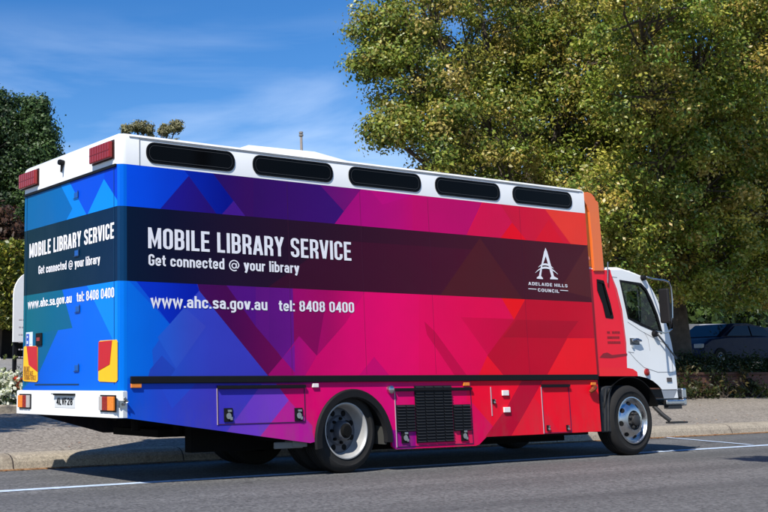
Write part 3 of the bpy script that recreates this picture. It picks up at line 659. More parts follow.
# door joints on the rear
seam = mat('door_seam', (.005, .04, .10), .6)
mb = MB()
a = RR(97, 300)[0]; mb.box((RX-.004, .10, 1.0), (RX-.001, .106, 3.2)); p = RR(35, 384.5); q = RR(79, 384.5); mb.box((RX-.005, q[0], q[1]-.006), (RX-.001, p[0], p[1]+.006))
mb.box((RX-.004, 2.22, 1.0), (RX-.0015, 2.226, 3.2)); mb.build('door_gap', seam, back)
for (px, py) in ((76.5, 195), (77, 253), (78, 309), (77, 368)):
    y, z = RR(px, py); mb = MB(); mb.box((RX-.006, y-.05, z-.03), (RX-.001, y+.05, z+.03)); mb.m = 1; mb.box((RX-.014, y-.055, z-.04), (RX-.0065, y-.047, z+.045)); mb.box((RX-.014, y-.045, z-.04), (RX-.0065, y+.06, z-.032))
    mb.build('door_latch', [mat('latch_blue', (.008, .09, .35), .5), mat('latch_steel', (.02, .05, .12), .5)], back, bevel=.004)
y, z = RR(64, 163.5); mb = MB(); mb.lathe([(0, .028), (.02, .034), (.07, .026), (.07, 0.001)], (RX-.07, y, z+.01), ax=0, n=16, cap=True); mb.tube([(RX, y, z), (RX-.05, y, z+.01)], .014); mb.tube([(RX-.02, y, z), (RX-.035, y, z-.10)], [.022, .012]); mb.build('reversing_camera', black, truck, smooth=True)
# red roof lamps at the rear
for (xa, za, xb, zb, xc) in ((95.3, 148, 113.5, 158, 0), (23, 178, 36.5, 187, 1)):
    yb = RR(117, 145)[0]+.055 if xc == 0 else 1.90; ya = yb+.47 if xc == 0 else 2.37
    zc = 3.395; mb = MB(); mb.box((RX-.012, yb-.005, zc-.095), (RX-.001, ya, zc+.105)); o = mb.build('roof_lamp', mat('lamp_base', (.03, .012, .012), .5), truck)
    mb = MB(); mb.box((RX-.06, yb+.01, zc-.085), (RX-.0125, ya-.015, zc+.09)); mb.build('lamp_lens', redlens, o, bevel=.012)
    mb = MB()
    for i in range(1, 8): yy = yb+.01+(ya-yb-.03)*i/8; mb.box((RX-.0625, yy-.004, zc-.08), (RX-.0605, yy+.004, zc+.085))
    mb.box((RX-.0635, yb+.02, zc-.004), (RX-.0606, ya-.03, zc+.006)); mb.build('lens_rib', mat('lens_rib', (.2, .01, .008), .3), o)
# markers on the rear
def rpoly(mb, pts, x): mb.prism([(x, *RR(px, py)) for px, py in pts], (.003, 0, 0))
o_ = lambda pts: [(15+a/4.27, 280+c/4.27) for a, c in pts]
for side_, full, redq in (('r', [(360, 266), (366, 259), (436, 255), (440, 262), (440, 428), (434, 437), (364, 434), (358, 428)], [(361, 264), (418, 258), (408, 360), (359, 388)]),
                          ('l', [(40, 288), (44, 283), (95, 282), (99, 287), (99, 430), (94, 436), (40, 432), (36, 426)], [(53, 283), (98, 284), (99, 392), (62, 362)])):
    mb = MB(); rpoly(mb, o_(full), RX-.008); pl = mb.build('reflector_plate', yellow, truck)
    mb = MB(); rpoly(mb, o_(redq), RX-.012); mb.build('red_reflector', crimson, pl)
    if side_ == 'l':
        mb = MB()
        for txt, xa, xb, yb_ in (('DO NOT', 24.8, 30.5, 371), ('OVERTAKE', 24.8, 34, 375.5), ('TURNING VEHICLE', 24.8, 37, 380)):
            a = RR(xa, yb_); c = RR(xb, yb_+.1); put_text(mb, txt, (RX-.009, *a), (0, c[0]-a[0], c[1]-a[1]), (0, 0, .055), (-1, 0, 0), t=.12, w=.42, sp=.14)
        mb.build('reflector_lettering', mat('brown_letter', (.30, .13, .02), .5), pl)
y, z = RR(29.5, 340); mb = MB(); mb.box((RX-.004, y-.09, z-.09), (RX-.001, y+.09, z+.09)); st = mb.build('sticker', mat('sticker_white', (.6, .68, .8), .5), truck)
mb = MB(); mb.box((RX-.007, y-.0, z-.07), (RX-.0045, y+.075, z+.07)); mb.m = 1; mb.box((RX-.010, y+.02, z-.045), (RX-.0075, y+.055, z-.01)); mb.lathe([(0, .014), (.001, .014)], (RX-.009, y+.04, z+.035), ax=0, n=12, cap=True); mb.box((RX-.007, y-.07, z-.05), (RX-.0045, y-.02, z-.03)); mb.build('sticker_mark', [mat('sticker_blue', (.02, .08, .45), .5), MATS['sticker_white']], st)
y, z = RR(39.8, 339.3); mb = MB(); mb.box((RX-.02, y-.075, z-.07), (RX-.001, y+.075, z+.07)); fl = mb.build('socket_box', black, truck, bevel=.006); mb = MB(); mb.box((RX-.024, y-.04, z-.02), (RX-.0205, y+.04, z+.02)); mb.build('socket_label', mat('dull_red', (.25, .03, .03), .5), fl)
# rear lettering
def rear_text(mb, txt, a, c, hpx, **k):
    A = RR(*a); C_ = RR(*c); H_ = RR(a[0], hpx)[1]-A[1]; put_text(mb, txt, (RX, *A), (0, C_[0]-A[0], C_[1]-A[1]), (0, 0, H_), (-1, 0, 0), **k)
mb = MB(); rear_text(mb, 'MOBILE LIBRARY SERVICE', (29.6, 258.2), (114.4, 238.2), 244.2, w=.40, t=.155, sp=.075); mb.build('lettering', letter, back)
mb = MB(); rear_text(mb, 'Get connected @ your library', (38.7, 274.3), (100.2, 263.3), 266, w=.47, t=.16, sp=.08); mb.build('lettering', letter, back)
mb = MB(); rear_text(mb, 'www.ahc.sa.gov.au', (28.2, 308.6), (72, 302.6), 300, w=.47, t=.16, sp=.08); mb.build('lettering', letter, back)
mb = MB(); rear_text(mb, 'tel: 8408 0400', (77, 302.0), (114.4, 297.4), 292.2, w=.47, t=.16, sp=.08); mb.build('lettering', letter, back)
# side lettering
def side_text(mb, txt, a, c, hpx, **k):
    A = S(*a); C_ = S(*c); H_ = S(a[0], hpx)[1]-A[1]; put_text(mb, txt, (A[0], 0, A[1]), (C_[0]-A[0], 0, C_[1]-A[1]), (0, 0, H_), (0, -1, 0), **k)
mb = MB(); side_text(mb, 'MOBILE LIBRARY SERVICE', (148, 248.1), (351.3, 260.8), 227.3, w=.385, t=.132, sp=.075); mb.build('lettering', letter, side)
mb = MB(); side_text(mb, 'Get connected @ your library', (148.4, 265.4), (299, 273.4), 254, w=.47, t=.155, sp=.08); mb.build('lettering', letter, side)
mb = MB(); side_text(mb, 'www.ahc.sa.gov.au', (150.8, 306.8), (267.2, 310.4), 294.5, w=.47, t=.15, sp=.085); mb.build('lettering', letter, side)
mb = MB(); side_text(mb, 'tel: 8408 0400', (278.7, 311), (354, 312.8), 300.1, w=.45, t=.15, sp=.08); mb.build('lettering', letter, side)
# council emblem
mb = MB()
def sp_(px, py, l=.004): x, z = S(500+px/5.69, 230+py/5.69); return (x, -l, z)
def poly_on(mb, pts, l=.004): mb.add([sp_(a, c, l) for a, c in pts], [tuple(range(len(pts)))])
poly_on(mb, [(250, 122), (257, 101), (266, 122), (264, 152), (257, 148)], .0048)
poly_on(mb, [(250, 120), (262, 140), (240, 205), (232, 262), (243, 274), (243, 280), (208, 277), (208, 270), (220, 262)], .004)
poly_on(mb, [(252, 125), (266, 120), (306, 264), (328, 276), (328, 282), (284, 280), (284, 273), (291, 264)], .0044)
def arcstroke(p0, p1, p2, wd, l):
    pts = []
    for i in range(13):
        t = i/12; x = (1-t)**2*p0[0]+2*t*(1-t)*p1[0]+t*t*p2[0]; y = (1-t)**2*p0[1]+2*t*(1-t)*p1[1]+t*t*p2[1]; pts.append((x, y, wd*(.25+math.sin(math.pi*t))))
    mb.add([sp_(x, y-w_/2, l) for x, y, w_ in pts]+[sp_(x, y+w_/2, l) for x, y, w_ in pts], [(i, i+1, 14+i, 13+i) for i in range(12)])
arcstroke((216, 212), (256, 176), (302, 219), 9, .0052); arcstroke((199, 244), (256, 180), (327, 252), 9, .0056)
mb.build('council_emblem', letter, side)
mb = MB()
def side_text2(txt, a, c, h, **k):
    A = sp_(*a); C_ = sp_(*c); H_ = sp_(a[0], h)[2]-A[2]; put_text(mb, txt, (A[0], 0, A[2]), (C_[0]-A[0], 0, C_[2]-A[2]), (0, 0, H_), (0, -1, 0), **k)
side_text2('ADELAIDE HILLS', (161, 313), (383, 327), 295, w=.62, t=.17, sp=.2); side_text2('COUNCIL', (215, 350), (336, 358), 332, w=.62, t=.17, sp=.2)
for a, c in (((160, 334), (206, 337)), ((341, 343), (386, 346))): mb.add([sp_(a[0], a[1]-2), sp_(c[0], c[1]-2), sp_(c[0], c[1]+2), sp_(a[0], a[1]+2)], [(0, 1, 2, 3)])
mb.build('council_name', letter, side)
mb = MB()
for px in (291, 365, 434, 527):
    mb = MB(); x = S(px, 330)[0]; mb.box((x-.0012, -.0012, 1.09), (x+.0012, -.0003, 3.225)); mb.build('panel_seam', mat('wrap_seam', (.05, .006, .03), .6), side)
# rub rail
mb = MB(); mb.box((.03, -.028, 1.006), (XF-.01, -.0005, 1.078)); mb.build('rub_rail', black, truck, bevel=.006)
# windows: rounded dark glass with frame
def rrect(x0, x1, z0, z1, r, n=6):
    return [(x0+r+(-r)*math.cos(math.radians(a)), z0+r-r*math.sin(math.radians(a))) for a in np.linspace(0, 90, n)] + \
           [(x1-r+r*math.sin(math.radians(a)), z0+r-r*math.cos(math.radians(a))) for a in np.linspace(0, 90, n)] + \
           [(x1-r+r*math.cos(math.radians(a)), z1-r+r*math.sin(math.radians(a))) for a in np.linspace(0, 90, n)] + \
           [(x0+r-r*math.sin(math.radians(a)), z1-r+r*math.cos(math.radians(a))) for a in np.linspace(0, 90, n)]
wins = [((146, 153), (234.5, 162)), ((252.5, 165), (332.5, 172)), ((348.5, 177), (420.5, 183)), ((435, 188), (499.5, 193)), ((512.5, 197), (571.5, 201))]
for a, c in wins:
    x0, x1 = S(*a)[0], S(*c)[0]; z0, z1 = 3.272, 3.497
    O = rrect(x0, x1, z0, z1, .1, 7); I = rrect(x0+.012, x1-.012, z0+.012, z1-.012, .088, 7); n = len(O); mb = MB()
    mb.add([(x, -.0005, z) for x, z in O]+[(x, -.009, z) for x, z in O]+[(x, -.009, z) for x, z in I]+[(x, -.006, z) for x, z in I], [(k*n+i, k*n+(i+1) % n, (k+1)*n+(i+1) % n, (k+1)*n+i) for k in range(3) for i in range(n)])
    fr = mb.build('window', black, truck, smooth=True)
    mb = MB(); mb.add([(x, -.0065, z) for x, z in I], [tuple(range(n))]); mb.build('glass', glassdark, fr)
    mb = MB(); J = rrect(x0+.035, x1-.035, z0+.032, z1-.032, .07, 7); K = rrect(x0+.039, x1-.039, z0+.036, z1-.036, .066, 7)
    mb.add([(x, -.0085, z) for x, z in J]+[(x, -.0085, z) for x, z in K], [(i, (i+1) % n, n+(i+1) % n, n+i) for i in range(n)]); mb.build('glass_trim', mat('trim_grey', (.05, .05, .05), .35), fr)
# lower doors
def door_frame(x0, x1, z0, z1, ztop=None, dark=.9, name='locker_door'):
    mb = MB(); t = .008
    mb.box((x0, -.006, z0), (x0+t, -.001, z1)); mb.box((x1-t, -.006, z0), (x1, -.001, z1)); mb.box((x0+t, -.0055, z0), (x1-t, -.001, z0+t)); mb.box((x0+t, -.0055, z1-t), (x1-t, -.001, z1))
    mb.m = 1; mb.box((x0, -.03, z1), (x1, -.001, z1+.03)); mb.m = 2; mb.box((x0-.008, -.008, z0), (x0-.001, -.001, z1))
    return mb.build(name, [mat('locker_joint', (.05, .01, .06), .6), black, mat('joint_light', (.45, .35, .4), .4)], truck)
def latch(px, py, parent, s=1):
    x, z = S(px, py); mb = MB(); mb.box((x-.055*s, -.012, z-.07*s), (x+.055*s, -.001, z+.07*s)); mb.m = 1; mb.lathe([(0, .03*s), (.012, .03*s)], (x-.005, -.026, z-.01), n=14, cap=True); mb.box((x-.02*s, -.03, z+.03*s), (x+.03*s, -.012, z+.055*s)); mb.box((x+.015, -.024, z-.055*s), (x+.045*s, -.0125, z-.02*s))
    mb.build('latch', [black, alum], parent, bevel=.003)
a = S(217, 388.5); c = S(305.5, 424); d1 = door_frame(a[0], c[0], S(217, 425)[1]+.0, a[1], name='locker_door'); latch(228, 415, d1); latch(298.3, 414.5, d1)
a = S(394.5, 390); c = S(470.5, 390); d2 = door_frame(a[0], c[0], .262, a[1]-.01); latch(404.7, 437, d2); latch(464, 435, d2)
a = S(541, 387); c = S(568.5, 387); d3 = door_frame(a[0], c[0], .345, a[1]); latch(548, 428, d3, .5); latch(567.5, 427.8, d3, .5)
x, z = S(493.5, 402); mb = MB(); a = S(490, 387); c = S(491.3, 416); mb.box((a[0], -.006, c[1]), (a[0]+.012, -.001, a[1])); d4 = mb.build('fuel_hatch', MATS['joint_light'], truck); latch(493.5, 401.5, d4, .4)
# vent grille: three louvred blocks
def louvre(x0, x1, z0, z1, nb):
    mb = MB(); mb.box((x0, -.008, z0), (x1, -.001, z1)); g = mb.build('vent_grille', mat('grille_back', (.006, .006, .008), .7), truck); mb = MB(); k = int(round((z1-z0)/.034))
    for i in range(k):
        z = z0+(z1-z0)*(i+.15)/k; h = (z1-z0)/k*.62
        for j in range(nb):
            a = x0+(x1-x0)*j/nb+.008; c = x0+(x1-x0)*(j+1)/nb-.008
            mb.add([(a, -.010, z), (c, -.010, z), (c, -.026, z+h*.35), (a, -.026, z+h*.35), (c, -.010, z+h), (a, -.010, z+h)], [(0, 1, 2, 3), (3, 2, 4, 5)])
    mb.build('louvre', ventm, g)
def sx(px, py=410): return S(px, py)[0]
louvre(sx(415), sx(452), .30, .955, 4); louvre(sx(395.8), sx(414.3), S(400, 432)[1], S(400, 405)[1], 2); louvre(sx(452.8), sx(470), S(460, 431)[1], S(460, 404.5)[1], 2)
# marker lights
def marker(x, z, w_, h_, m, name='marker_light'):
    mb = MB(); mb.box((x-w_, -.022, z-h_), (x+w_, -.0005, z+h_)); return mb.build(name, m, truck, bevel=.004)
marker(*S(135.5, 385.7), .06, .022, orangelens); marker(*S(465.5, 384.2), .05, .02, orangelens); marker(*S(592.5, 383.8), .045, .018, orangelens)
wl = mat('white_lamp', (.85, .78, .74), .4); marker(*S(314.6, 385.5), .042, .022, wl); marker(*S(504.6, 393), .055, .032, wl, 'socket_cover'); marker(*S(506.2, 409.8), .055, .032, wl, 'socket_cover')
def bolt(px, py, r):
    x, z = S(px, py); mb = MB(); mb.lathe([(0, r), (.03, r*.9), (.045, r*.5)], (x, -.001, z), n=14, cap=True, sgn=-1); mb.build('tap_fitting', alum, truck, smooth=True)
bolt(389.8, 389.6, .05)
x, z = S(591, 388.5); mb = MB(); mb.tube([(x+.05, -.03, z+.02), (x-.02, -.05, z-.01), (x-.06, -.03, z-.05)], [.03, .035, .02]); mb.build('tap_fitting', mat('bronze', (.25, .06, .02), .4, .5), truck, smooth=True)
# roof things
mb = MB(); a = S(262, 147)[0]; mb.add([(1.8, .5, 3.575), (4.2, .5, 3.575), (4.2, 1.8, 3.575), (1.8, 1.8, 3.575), (2.0, .6, 3.76), (3.0, .6, 3.78), (4.1, .6, 3.64), (2.0, 1.7, 3.76), (3.0, 1.7, 3.78), (4.1, 1.7, 3.64)], [(0, 1, 6, 5, 4), (1, 2, 9, 6), (2, 3, 7, 8, 9), (3, 0, 4, 7), (4, 5, 8, 7), (5, 6, 9, 8)]); mb.build('air_conditioner', white, truck, bevel=.02)
mb = MB(); mb.lathe([(0, .17), (.03, .2), (.09, .19), (.14, .13), (.165, .02)], (3.75, 1.0, 3.565), ax=2, n=20, cap=True); mb.build('roof_vent', mat('vent_smoke', (.06, .06, .055), .25), truck, smooth=True)
# rear bumper
mb = MB(); x0 = -.135
z1b, z0b = .935, .672
P = [(.0, -.0), (-.055, -.012), (-.11, .01), (x0, .05), (x0, 2.35), (-.11, 2.385), (0, 2.385)]
vs = [(x, y, z0b) for x, y in P]+[(x, y, z1b-.01) for x, y in P]+[(x*.88, y*(1 if y > 1 else 1)+(.004 if y < 1 else -.004), z1b) for x, y in P]; n = len(P)
mb.add(vs, [(i, i+1, n+i+1, n+i) for i in range(n-1)]+[(n+i, n+i+1, 2*n+i+1, 2*n+i) for i in range(n-1)]+[tuple(range(n))[::-1], tuple(range(2*n, 3*n))])
bum = mb.build('rear_bumper', whitedirty, truck, smooth=False)
def RB(px, py): return RR(px, py, x0)
for (xa, xb, za, zb, order) in ((19.5, 31.5, 396.5, 409.0, 'ORG'), (100.5, 116.5, 399, 413.5, 'GRO')):
    ya, yb = RB(xa, 400)[0], RB(xb, 400)[0]; za = .895; zb = .728
    mb = MB(); mb.box((x0-.006, yb, zb), (x0-.0005, ya, za)); tl = mb.build('tail_light', black, truck, bevel=.003)
    ws = {'ORG': [.42, .33, .25], 'GRO': [.22, .36, .42]}[order]; t0 = 0
    for k_, w_ in zip(order, ws):
        A = ya-(ya-yb)*(.04+t0*.92); B_ = ya-(ya-yb)*(.04+(t0+w_)*.92)+.006; t0 += w_
        mb = MB(); mb.box((x0-.03, B_, zb+.015), (x0-.0065, A, za-.015)); mb.build('lens', {'O': orangelens, 'R': redlens, 'G': greylens}[k_], tl, bevel=.004)
ya, za = RB(55, 397); yb, zb = RB(75, 410)
mb = MB(); mb.box((x0-.003, yb, .755), (x0-.0005, ya, .895)); mb.m = 1; mb.box((x0-.02, yb-.01, .885), (x0-.0031, ya+.01, .905))
npq = mb.build('number_plate', [mat('plate_white', (.6, .62, .62), .4), black], truck)
mb = MB(); put_text(mb, '4LVF28', (x0-.0035, ya-.05, .785), (0, yb-ya+.10, 0), (0, 0, .075), (-1, 0, 0), w=.5, t=.17, sp=.12); mb.build('plate_characters', black, npq)
mb = MB(); mb.box((x0-.05, yb, .897), (x0-.021, ya, .905)); mb.build('plate_lamp_hood', black, npq)
mb = MB(); mb.tube([(-.06, -.035, .80), (-.02, -.04, .83), (-.06, -.04, .87)], .016); mb.box((-.1, -.02, .77), (-.03, -.008, .84)); mb.build('bumper_latch', alum, bum, smooth=True)
# chassis
mb = MB(); mb.box((.3, .75, .62), (8.6, .83, .86)); mb.box((.3, 1.5, .62), (8.6, 1.58, .86)); mb.box((.9, .9, .42), (2.2, 1.9, .50)); mb.box((1.15, .62, .26), (2.25, .74, .6)); mb.box((3.5, .62, .20), (7.2, .72, .6)); mb.box((3.6, .15, .30), (7.1, 2.25, .5)); mb.box((1.9, .12, .38), (2.28, .5, .70)); mb.box((5.2, .1, .42), (6.6, .6, .9)); mb.box((5.0, .65, .45), (6.9, 1.6, .9))  # rails, plus low dark boxes added to fill in the shade underneath
mb.tube([(2.9, .3, .47), (2.9, 2.05, .47)], .08); mb.tube([(7.93, .3, .42), (7.93, 2.05, .42)], .06); mb.lathe([(-.2, .05), (-.12, .2), (.12, .2), (.2, .05)], (2.9, 1.17, .47), n=16); mb.tube([(3.1, 1.17, .5), (6.9, 1.17, .6)], .05)
mb.build('chassis_and_shade_fill', under, truck)
for a_, z_ in ((.62, .50), (1.15, .45), (1.5, .36)): mb = MB(); mb.tube([(a_, .9, .75), (a_, .9, z_)], .05); mb.build('support_leg', under, truck)
mb = MB(); mb.box((1.86, .06, .30), (2.25, .09, .37)); mb.box((2.10, .05, .31), (2.30, .2, .50)); mb.build('step_box', mat('step_grey', (.16, .16, .15), .5), truck, bevel=.01)
# wheel arch flare and liner (rear)
mb = MB(); n = 24; vs = []
a0, a1 = 188, -4
for i in range(n+1):
    a = math.radians(a0+(a1-a0)*i/n); ca, sa = math.cos(a), math.sin(a)
    for (r, y) in ((arc_r+.004, -.004), (arc_r-.01, -.03), (arc_r-.085, -.026), (arc_r-.10, .02), (arc_r-.07, .06), (arc_r-.04, .75)):
        vs.append((arc_c[0]+r*ca, y, arc_c[1]+r*sa))
m_ = 6; mb.add(vs, [(i*m_+k, (i+1)*m_+k, (i+1)*m_+k+1, i*m_+k+1) for i in range(n) for k in range(m_-1)])
mb.build('wheel_arch', mat('arch_rubber', (.012, .012, .013), .7, spec=.15), truck, smooth=True)
mb = MB(); mb.box((3.40, .02, .30), (3.43, .75, .62)); mb.build('mud_flap', mat('flap_grey', (.05, .05, .045), .7), truck)
# wheels
def tyre(mb, c, y0, wd, R, rr, sgn=1):
    prof = [(0, rr), (-.005, rr+.02), (.0, rr+.06), (-.012, (rr+R)/2), (-.008, R-.06), (.012, R-.022), (.035, R-.005), (.05, R)]
    for g in range(4):
        gy_ = .06+(wd-.12)*(g+.5)/4; prof += [(gy_-.008, R), (gy_-.006, R-.012), (gy_+.006, R-.012), (gy_+.008, R)]
    prof += [(wd-.05, R), (wd-.035, R-.005), (wd-.012, R-.022), (wd+.008, R-.06), (wd, rr)]
    mb.lathe(prof, (c[0], y0, c[2]), n=72, sgn=sgn)
def wheel_rear(c, y0, sgn):
    R = .465; rr = .30; mb = MB(); tyre(mb, c, y0, .25, R, rr, sgn); tyre(mb, c, y0+sgn*.33, .25, R, rr, sgn); ty = mb.build('wheel', rubber, truck, smooth=True)
    mb = MB(); mb.lathe([(0.0, .30), (-.012, .312), (-.014, .300), (0, .288), (.02, .281), (.06, .272), (.14, .262), (.15, .255)], (c[0], y0, c[2]), n=64, sgn=sgn); mb.build('rim', rimwhite, ty, smooth=True)
    mb = MB(); mb.lathe([(.15, .258), (.135, .235), (.132, .17), (.10, .15), (.095, .11), (.02, .105), (.0, .09), (-.005, .02)], (c[0], y0, c[2]), n=48, sgn=sgn); mb.build('wheel_disc', rimgrey, ty, smooth=True)
    for i in range(8):
        mb = MB(); a = math.radians(i*45+22); mb.lathe([(.1305, .034), (.1295, .001)], (c[0]+.203*math.cos(a), y0, c[2]+.203*math.sin(a)), n=18, sgn=sgn)
        mb.build('hand_hole', mat('hole_black', (.003, .003, .003), .9), ty)
    for i in range(8): mb = MB(); a = math.radians(i*45); mb.lathe([(.10, .018), (.07, .016), (.068, .002)], (c[0]+.132*math.cos(a), y0, c[2]+.132*math.sin(a)), n=8, sgn=sgn); mb.build('wheel_nut', under, ty)
    mb = MB(); mb.lathe([(.1, .085), (-.01, .08), (-.03, .06), (-.032, .002)], (c[0], y0, c[2]), n=24, sgn=sgn); mb.build('hub', under, ty, smooth=True)
def wheel_front(c, y0, sgn):
    R = .465; rr = .30; mb = MB(); tyre(mb, c, y0, .26, R, rr, sgn); ty = mb.build('wheel', rubber, truck, smooth=True)
    mb = MB(); mb.lathe([(0, .30), (-.014, .312), (-.016, .300), (0, .288), (.03, .28), (.045, .268), (.03, .25), (-.004, .215), (-.03, .17), (-.035, .13), (-.02, .12), (.0, .115)], (c[0], y0, c[2]), n=64, sgn=sgn); mb.build('rim', chrome, ty, smooth=True)
    for i in range(8):
        mb = MB(); a = math.radians(i*45+10); ca, sa = math.cos(a), math.sin(a); vs = []
        for k in range(16):
            t = 2*math.pi*k/16; rad = .228+.022*math.cos(t); tan = .036*math.sin(t); off = .030+(-.034)*((.25-rad)/.035) ; off = max(-.02, min(.032, off))-.004
            vs.append((c[0]+rad*ca-tan*sa, y0+sgn*off, c[2]+rad*sa+tan*ca))
        mb.add(vs, [tuple(range(16))])
        mb.build('hand_hole', MATS['hole_black'], ty)
    mb = MB(); mb.lathe([(.0, .118), (-.02, .115), (-.024, .075), (-.075, .07), (-.085, .05), (-.086, .002)], (c[0], y0, c[2]), n=28, sgn=sgn); mb.build('hub', mat('hub_grey', (.045, .045, .045), .5, .3), ty, smooth=True)
    for i in range(8): mb = MB(); a = math.radians(i*45+20); mb.lathe([(-.02, .019), (-.055, .017), (-.057, .002)], (c[0]+.094*math.cos(a), y0, c[2]+.094*math.sin(a)), n=8, sgn=sgn); mb.build('wheel_nut', MATS['hub_grey'], ty)
wheel_rear((2.875, 0, .465), .075, 1); wheel_rear((2.875, 0, .465), 2.27, -1)
wheel_front((7.935, 0, .465), .085, 1); wheel_front((7.935, 0, .465), 2.30, -1)
# ------------------------------------------------------------------ cab
CY = .08; CW = 2.25   # right side plane and width
def C_(px, py): return S(px, py, CY)
botf = interp([C_(596.5, 376.2), C_(639.5, 376.2), C_(647, 378.0), C_(653, 381.0), C_(658, 385.0), C_(662.5, 390.2), (C_(676.5, 389)[0]+.01, C_(664, 390.3)[1])])
xb_, xf_ = C_(596.8, 376)[0], C_(676.6, 388)[0]
top_pts = [(xb_, 2.49), (7.58, 2.49), C_(622, 270), C_(634, 274.0), C_(643, 278), C_(648, 283), C_(653, 291), C_(657.5, 300), C_(662.5, 313.5), C_(667.5, 327), C_(671.5, 343), C_(674.5, 360), C_(676.2, 374), (xf_, C_(676.6, 388)[1])]
topf = interp(top_pts)
cxs = sorted(set([xb_, 7.58, 7.8, 8.0] + [p[0] for p in top_pts] + [C_(a, b_)[0] for a, b_ in ((639.5, 376.2), (647, 378), (653, 381), (658, 385), (662.5, 390.2))]))
cp = [(p, (236, 238, 236)) for p, c in columns(cxs, botf, topf)]
red_c = (250, 22, 48)
cp = overlay(cp, [C_(585, 255), C_(607.5, 255), C_(611, 273.5), C_(617, 289), C_(622, 309), C_(624.7, 330), C_(626.3, 343), C_(627.2, 369), C_(585, 369)][::-1], red_c)
cp = overlay(cp, [C_(585, 367.5), C_(628, 368), C_(633, 369), C_(637.2, 372), C_(638, 377), C_(585, 385)], (252, 34, 46))
win_main = [C_(619.3, 280), C_(641, 283.5), C_(646.5, 289.5), C_(652, 301), C_(657.5, 315), C_(662.3, 332.5), C_(655, 331.6), C_(641, 325.5), C_(627.8, 318.4)]
win_rear = [C_(596.6, 279.5), C_(603.6, 281), C_(606.2, 290), C_(610, 303), C_(613.3, 317), C_(612.5, 318.5), C_(605.5, 317.5), C_(602.5, 304), C_(597.2, 290.5)]
cp = overlay(cp, win_main, None); cp = overlay(cp, win_rear, None)
cabm = bpy.data.materials.new('cab_paint'); cabm.use_nodes = True; n_t = cabm.node_tree; bs = n_t.nodes['Principled BSDF']; bs.inputs['Roughness'].default_value = .32; bs.inputs['Specular IOR Level'].default_value = .25
at = n_t.nodes.new('ShaderNodeAttribute'); at.attribute_name = 'Col'; nz = n_t.nodes.new('ShaderNodeTexNoise'); nz.inputs['Scale'].default_value = 2.5; nz.inputs['Detail'].default_value = 6
rg = n_t.nodes.new('ShaderNodeMapRange'); rg.inputs['To Min'].default_value = .9; rg.inputs['To Max'].default_value = 1.06; sv = n_t.nodes.new('ShaderNodeVectorMath'); sv.operation = 'SCALE'
n_t.links.new(nz.outputs['Fac'], rg.inputs['Value']); n_t.links.new(at.outputs['Color'], sv.inputs[0]); n_t.links.new(rg.outputs['Result'], sv.inputs['Scale']); ge = n_t.nodes.new('ShaderNodeNewGeometry'); mi_ = n_t.nodes.new('ShaderNodeMix'); mi_.data_type = 'RGBA'; mi_.inputs['B'].default_value = (.03, .03, .032, 1)
n_t.links.new(ge.outputs['Backfacing'], mi_.inputs['Factor']); n_t.links.new(sv.outputs['Vector'], mi_.inputs['A']); n_t.links.new(mi_.outputs['Result'], bs.inputs['Base Color'])
mb = MB()
def emit_s(mb, pcs, place, flip):
    for p, c in pcs:
        if abs(area(p)) < 1e-6: continue
        col = lin(c); col = tuple(min(.92, v*1.0) for v in col)
        vs = [place(q) for q in p]; mb.add(vs if not flip else vs[::-1], [tuple(range(len(p)))], col)
emit_s(mb, cp, lambda q: (q[0], CY, q[1]), False); emit_s(mb, cp, lambda q: (q[0], CY+CW, q[1]), True)
# roof, front and floor skins with rounded corners
loop = top_pts
wc = tuple(min(.84, v*1.0) for v in lin((236, 238, 236))); dk = (.02, .02, .02)
def bul(i, k):   # outward bulge of section k (0 side .. 3 inner)
    x, z = loop[i]; f = [0, .028, .045, .055][k]; y = [0, .03, .09, .2][k]
    dx = f if x > 8.3 else 0; dz = f*1.0 if z > 2.3 else 0
    if x > 8.85: dx = f*1.6
    return (x+dx, y, z+dz)
secs = []
for k in range(4): secs.append([(bul(i, k)[0], CY+bul(i, k)[1], bul(i, k)[2]) for i in range(len(loop))])
for k in range(3, -1, -1): secs.append([(bul(i, k)[0], CY+CW-bul(i, k)[1], bul(i, k)[2]) for i in range(len(loop))])
for s_ in range(7):
    for i in range(len(loop)-1):
        ws_ = 2 <= s_ <= 4 and 5 <= i <= 9   # windscreen opening
        if ws_: continue
        mb.add([secs[s_][i], secs[s_][i+1], secs[s_+1][i+1], secs[s_+1][i]], [(0, 1, 2, 3)], wc)
mb.add([(xb_, CY, 2.49), (xb_, CY+CW, 2.49), (xb_, CY+CW, 1.06), (xb_, CY, 1.06)], [(0, 1, 2, 3)], lin((225, 30, 45)))
mb.add([(xb_, CY+.01, 1.10), (8.6, CY+.01, 1.10), (8.6, CY+CW-.01, 1.10), (xb_, CY+CW-.01, 1.10)], [(0, 1, 2, 3)], dk)
cab = mb.build('cab', cabm, truck)
